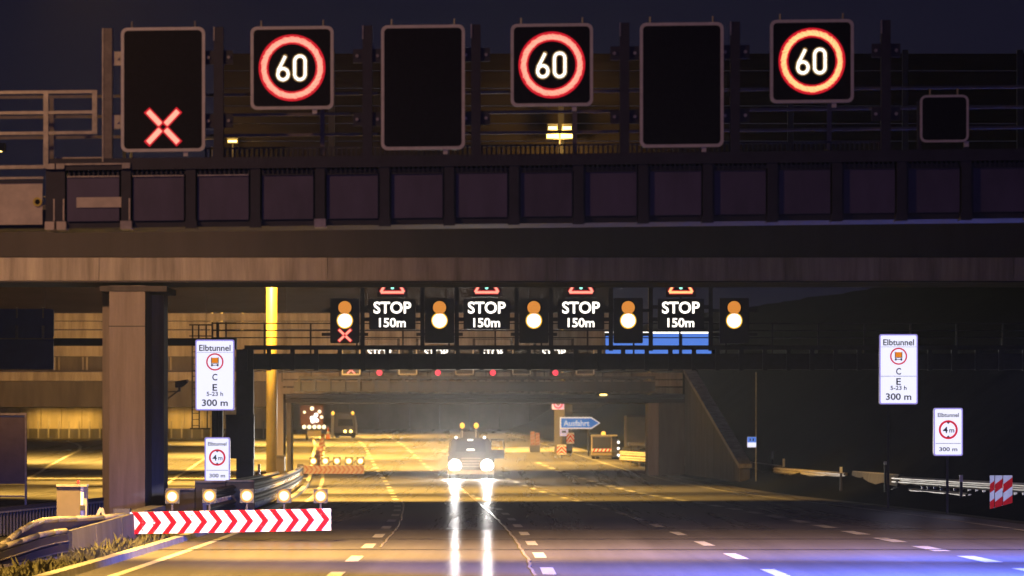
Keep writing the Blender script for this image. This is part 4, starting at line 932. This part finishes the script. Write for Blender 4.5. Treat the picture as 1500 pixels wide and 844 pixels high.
# arrow board trailer
YA = 452.0; at_ = thing('arrow_trailer', 'warning light trailer with bright cross and amber lamp row', 'trailer', (P(460,0,YA).x, YA, zg(YA)))
MB().pbox(440, 594, 473, 623, YA, .15).build('panel', mat('dull_red_panel', (.12,.03,.02), .5), at_)
MB().pbox(444, 623.2, 478, 630, YA, .2).build('lamp_bar', 'housing', at_)
for x, y, r in ((446,604,2),(457,598.5,3),(468,603,2.6),(471,611,2.4)): MB().prism(circ(P(x,0,YA).x, P(0,y,YA).z, r*YA/F, 14), YA-.04, .04).build('warning_lamp', 'e_amber', at_)
for x, y in ((458,617),(461,612),(463,608),(457,612.5),(464,616)): MB().prism(circ(P(x,0,YA).x, P(0,y,YA).z, .2, 14), YA-.05, .05).build('white_lamp', 'e_signal', at_)
for x in (445.5, 453, 460.5, 467.5, 474.5): MB().prism(circ(P(x,0,YA).x, P(0,625.5,YA).z, .19, 14), YA-.04, .04).build('amber_lamp', 'e_amber', at_)
MB().pbox(450, 630.3, 470, 639.5, YA+.1, 1.8).build('chassis', 'truck', at_)
for x in (449, 471): wheel(at_, P(x,0,YA).x, YA+.9, zg(YA)+.3, .3, .2)
# cones and beacons receding along the closed lane
def cone(s, x, Y, z, h, m='orange'):
    MB().tube((x,Y,z+.04), (x,Y,z+h), h*.2, h*.05, 14).build('cone_body', m, s); MB().box((x-h*.28,Y-h*.28,z), (x+h*.28,Y+h*.28,z+.04)).build('foot', 'tyre', s)
    MB().tube((x,Y,z+h*.45), (x,Y,z+h*.65), h*.137, h*.107, 14, cap=False).build('white_band', 'white', s)
cs = thing('traffic_cone', 'tall orange traffic cone beside the distant van', 'traffic cone', (P(480.5,0,455).x, 455, zg(455))); cone(cs, P(480.5,0,455).x, 455, zg(455), 1.2)
bl = ['nearest', 'second', 'third', 'fourth', 'fifth', 'sixth']
for i, (x, Y) in enumerate(((463,298),(466,318),(468,338),(470,360),(471.5,384),(473,410))):
    X = P(x,0,Y).x; z = zg(Y); s = thing('guide_beacon', bl[i]+' of the faded red and white beacons behind the far boom', 'beacon', (X,Y,z), 'guide beacons along the closed lane')
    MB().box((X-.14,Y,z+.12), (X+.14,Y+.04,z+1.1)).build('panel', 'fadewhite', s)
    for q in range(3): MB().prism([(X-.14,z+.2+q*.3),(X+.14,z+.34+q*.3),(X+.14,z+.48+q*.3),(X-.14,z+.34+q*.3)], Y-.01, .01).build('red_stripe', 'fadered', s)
    MB().box((X-.22,Y-.2,z), (X+.22,Y+.3,z+.12)).build('foot', 'tyre', s)
# truck seen from behind at right
YR = 349.0; zr = zg(YR); rt = thing('service_truck', 'dark service truck with striped tailboard parked right of the exit sign', 'truck', (P(888,0,YR).x, YR, zr))
V = lambda x, y: (P(x,0,YR).x, P(0,y,YR).z)
MB().prism([V(867,668),V(896,668),V(896,638.5),V(867,638.5)], YR, 3).build('box_body', 'truck', rt)
MB().prism([V(896.4,668),V(905,667),V(905,642),V(896.4,640)], YR+.3, 4).build('side_body', 'housing', rt)
MB().prism([V(868,663),V(895,663),V(895,640.5),V(868,640.5)], YR-.04, .03).build('tail_panel', 'truckd', rt)
MB().pbox(867, 657.5, 895.5, 661.5, YR-.06, .02).build('stripe_band', 'e_chev', rt)
for i in range(5): MB().prism([V(868+i*5.6,661.5),V(870.6+i*5.6,661.5),V(873+i*5.6,657.5),V(870.4+i*5.6,657.5)], YR-.07, .01).build('red_stripe', 'e_chevred', rt)
MB().pbox(866, 637, 904, 639, YR-.1, 2).build('roof', 'galv', rt)
MB().sphere((V(884,636)[0], YR+.4, V(884,635.5)[1]), .17, 12, 7, 1.1).build('beacon', 'e_beacon', rt, smooth=True)
for y in (648, 657, 667): MB().prism(circ(*V(906,y), .1, 12), YR+.2, .05).build('side_lamp', 'e_signal', rt)
for x in (869.5, 875.5, 898.5): wheel(rt, V(x,0)[0], YR+.6, zr+.36, .36, .24)
MB().pbox(866, 667, 905, 669, YR-.05, .3).build('bumper', 'housing', rt)
fl = thing('flatbed_trailer', 'dark flat trailer on legs at right inside the portal', 'trailer', (P(936,0,338).x, 338, zg(338)))
MB().pbox(921, 648.5, 951, 653, 338, 3).build('platform', 'dsteel', fl)
for x in (923, 934, 947):
    for dy in (.1, 2.7): MB().pbox(x, 653.2, x+2.6, 677, 338+dy, .15).build('leg', 'dsteel', fl)
MB().pbox(912, 655, 922, 669, 338.5, 1).build('coupling_box', 'housing', fl)


# grass along the left kerb
mb = MB()
for i in range(11000):
    Y = random.uniform(72, 140); o = LEDGE-.22-abs(random.gauss(0,.55)); x = xl(Y)+o
    cl = max(0, math.sin(Y*1.7)*math.sin(Y*.63+1)+.35*math.sin(Y*4.1+o*5)); h = random.uniform(.02,.07)+.24*cl*random.random()**1.5; an = random.uniform(0,6.28); w = random.uniform(.008,.03)
    lx, ly = math.cos(an)*h*random.uniform(.3,1.1), math.sin(an)*h*.8
    mb.add([(x-w,Y,zg(Y)),(x+w,Y,zg(Y)),(x+lx*.5+w*.7,Y+ly*.5,h*.6),(x+lx,Y+ly,h),(x+lx*.5-w*.7,Y+ly*.5,h*.6)], [(0,1,2,3,4)])
o = mb.build('grass', 'grass', kind='stuff'); tag(o, 'dry grass and weeds along the left kerb', 'grass')

# ================================================================== SODIUM STREET LAMPS (mostly above or behind what the photo shows)
def street_lamp(label, X, Y, z, arm, target, watt, cone=130, blend=.6, col=SODIUM):
    base = Vector((X, Y, zg(Y))); s = thing('street_lamp', label, 'street lamp', base, 'sodium street lamps')
    MB().tube(base, (X,Y,z+.2), .11, .07, 12).build('pole', 'galv', s)
    e = Vector((X+arm, Y, z+.35)); MB().tube((X,Y,z+.1), e, .05, .04, 8).build('arm', 'galv', s)
    sg1 = 1 if arm >= 0 else -1
    MB().box((e.x-.1, Y-.17, e.z-.12), (e.x+sg1*.75, Y+.17, e.z+.08)).build('lantern', 'housing', s)
    MB().box((e.x+sg1*.1, Y-.12, e.z-.135), (e.x+sg1*.65, Y+.12, e.z-.121)).build('lens', 'e_sod', s)
    lamp_light('street_lamp_light', (e.x+sg1*.35, Y, e.z-.25), target, watt, cone, blend, col)
LAMPS = [
 ('lamp mast before the gantry at left, above the frame', -10.5, 54, 9.0, 1.2, (-4, 64.5, 5.0), 1700, 110, .6, HPS),
 ('lamp mast left of the large chevron boom, above the frame', -11.5, 92, 12.5, 2.5, (-3, 98, 0), 98000, 106, .6, (1.0,.57,.11)),
 ('lamp mast left of the near lane, above the frame', -11.5, 74, 12.5, 2.5, (-2, 81, 0), 54000, 100, .8, (1.0,.57,.13)),
 ('lamp mast in front of the concrete bridge at left', -15.0, 125, 9.6, 1.0, (-13.6, 139, 5.8), 9500, 100, 1.0, HPS),
 ('lamp mast hidden behind the bridge pier', -15.9, 196, 14.5, 4.5, (-7, 200, 0), 145800, 104),
 ('lamp mast behind the bridge near the yellow pole', -18.5, 232, 17.5, 5.5, (-8, 234, 0), 193914, 100),
 ('lamp mast over the side road behind the pier', -21.0, 262, 17.0, 3.0, (-16, 266, 0), 144500, 108),
 ('lamp mast on the far side road', -34.0, 215, 18.0, 3.0, (-30, 220, 0), 168000, 125),
 ('lamp mast on the side road beyond the overpass', -38.5, 345, 20.0, 5.0, (-30, 350, 1.5), 196000, 130),
 ('lamp mast beyond the portal at left', -20.0, 318, 22.0, 4.0, (-12, 322, 1), 331500, 104),
 ('lamp mast beyond the portal at right', 9.5, 330, 20.0, -3.0, (2, 338, 1), 88000, 80),
 ('second lamp mast beyond the portal at left', -22.0, 362, 22.0, 4.0, (-12, 364, 1), 353600, 104),
 ('second lamp mast beyond the portal at right', 4.2, 395, 22.0, -3.0, (-4, 395, 2), 287300, 90),
 ('lamp mast beside the distant van', -24.0, 425, 22.0, 4.0, (-15, 428, 2), 332800, 110),
 ('lamp mast near the far retaining wall', -25.0, 478, 22.0, 4.0, (-14, 480, 3), 240000, 110),
 ('added unseen lamp facing the overpass above the side road', -30.0, 214, 11.5, 1.0, (-28, 288, 8), 85000, 50, .9, (1.0,.48,.17)),  # this lamp and the next are added to light the overpass face
 ('added unseen lamp facing the overpass behind the bridge', -17.8, 220, 11.0, 1.0, (-13, 288, 7), 46000, 52, .9, (1.0,.48,.17)),
]
for L in LAMPS: street_lamp(*L)
# wash lamps along the left floodlit wall
for i, x in enumerate((56, 80, 108, 131, 255, 285)):
    c = P(x, 596, 458.5); s = thing('wall_lamp', 'wall wash lamp above the floodlit wall, number %s from the left' % ['one','two','three','four','five','six'][i], 'lamp', c, 'wall wash lamps')
    MB().box((c.x-.2, 458.6, c.z), (c.x+.2, 458.9, c.z+.25)).build('housing', 'housing', s); MB().box((c.x-.03, 458.85, c.z+.1), (c.x+.03, 462, c.z+.16)).build('arm', 'dsteel', s)
    lamp_light('wall_lamp_light', (c.x, 459.2, c.z-.1), (c.x, 461.6, c.z-3), 380, 110, .7)
# unseen emergency light right of view; second spot added to carry the blue further
for bx, by, tx, ty, bw in ((9.8, 67.0, 7.6, 80.0, 320000), (11.9, 79.0, 9.6, 93.0, 170000)):
    bl_ = lamp_light('unseen_blue_light', (bx, by, 4.6), (tx, ty, 0), bw, 84, 1.0, (.08,.16,1.0), .12); bl_.scale = (1, .37, 1)
lamp_light('unseen_blue_light', (1.0, 14.0, 2.4), (-1, 70, 6), 4200, 50, .9, (.36,.27,1.0), .12)  # violet fill added beside the camera to tint the gantry panels

# unseen narrow beams added to brighten the chevron boom and the striped board
for loc, tgt, w, cn, fl_ in (((-.8, -1.0, .9), (-6.2, 105, .50), 170000, 2.9, .24), ((.8, -1.0, .9), (15.6, 150, .65), 500000, 1.0, 1.0)):
    hb = lamp_light('board_fill_beam', loc, tgt, w, cn, .25, (.72,.76,1.0), .08); hb.scale = (1, fl_, 1)
# thin night haze round the whole place
hz = MB().box((-650, -55, -1.5), (650, 1500, 24)).build('haze', 'ground', kind='stuff')
hm = bpy.data.materials.new('night_haze'); hm.use_nodes = True; hn = hm.node_tree; hn.nodes.clear()
ho = hn.nodes.new('ShaderNodeOutputMaterial'); hv = hn.nodes.new('ShaderNodeVolumePrincipled')
hv.inputs['Color'].default_value = (.9,.9,.92,1); hv.inputs['Density'].default_value = 0.0002; hv.inputs['Anisotropy'].default_value = 0.86
hn.links.new(hv.outputs[0], ho.inputs['Volume']); hz.data.materials[0] = hm
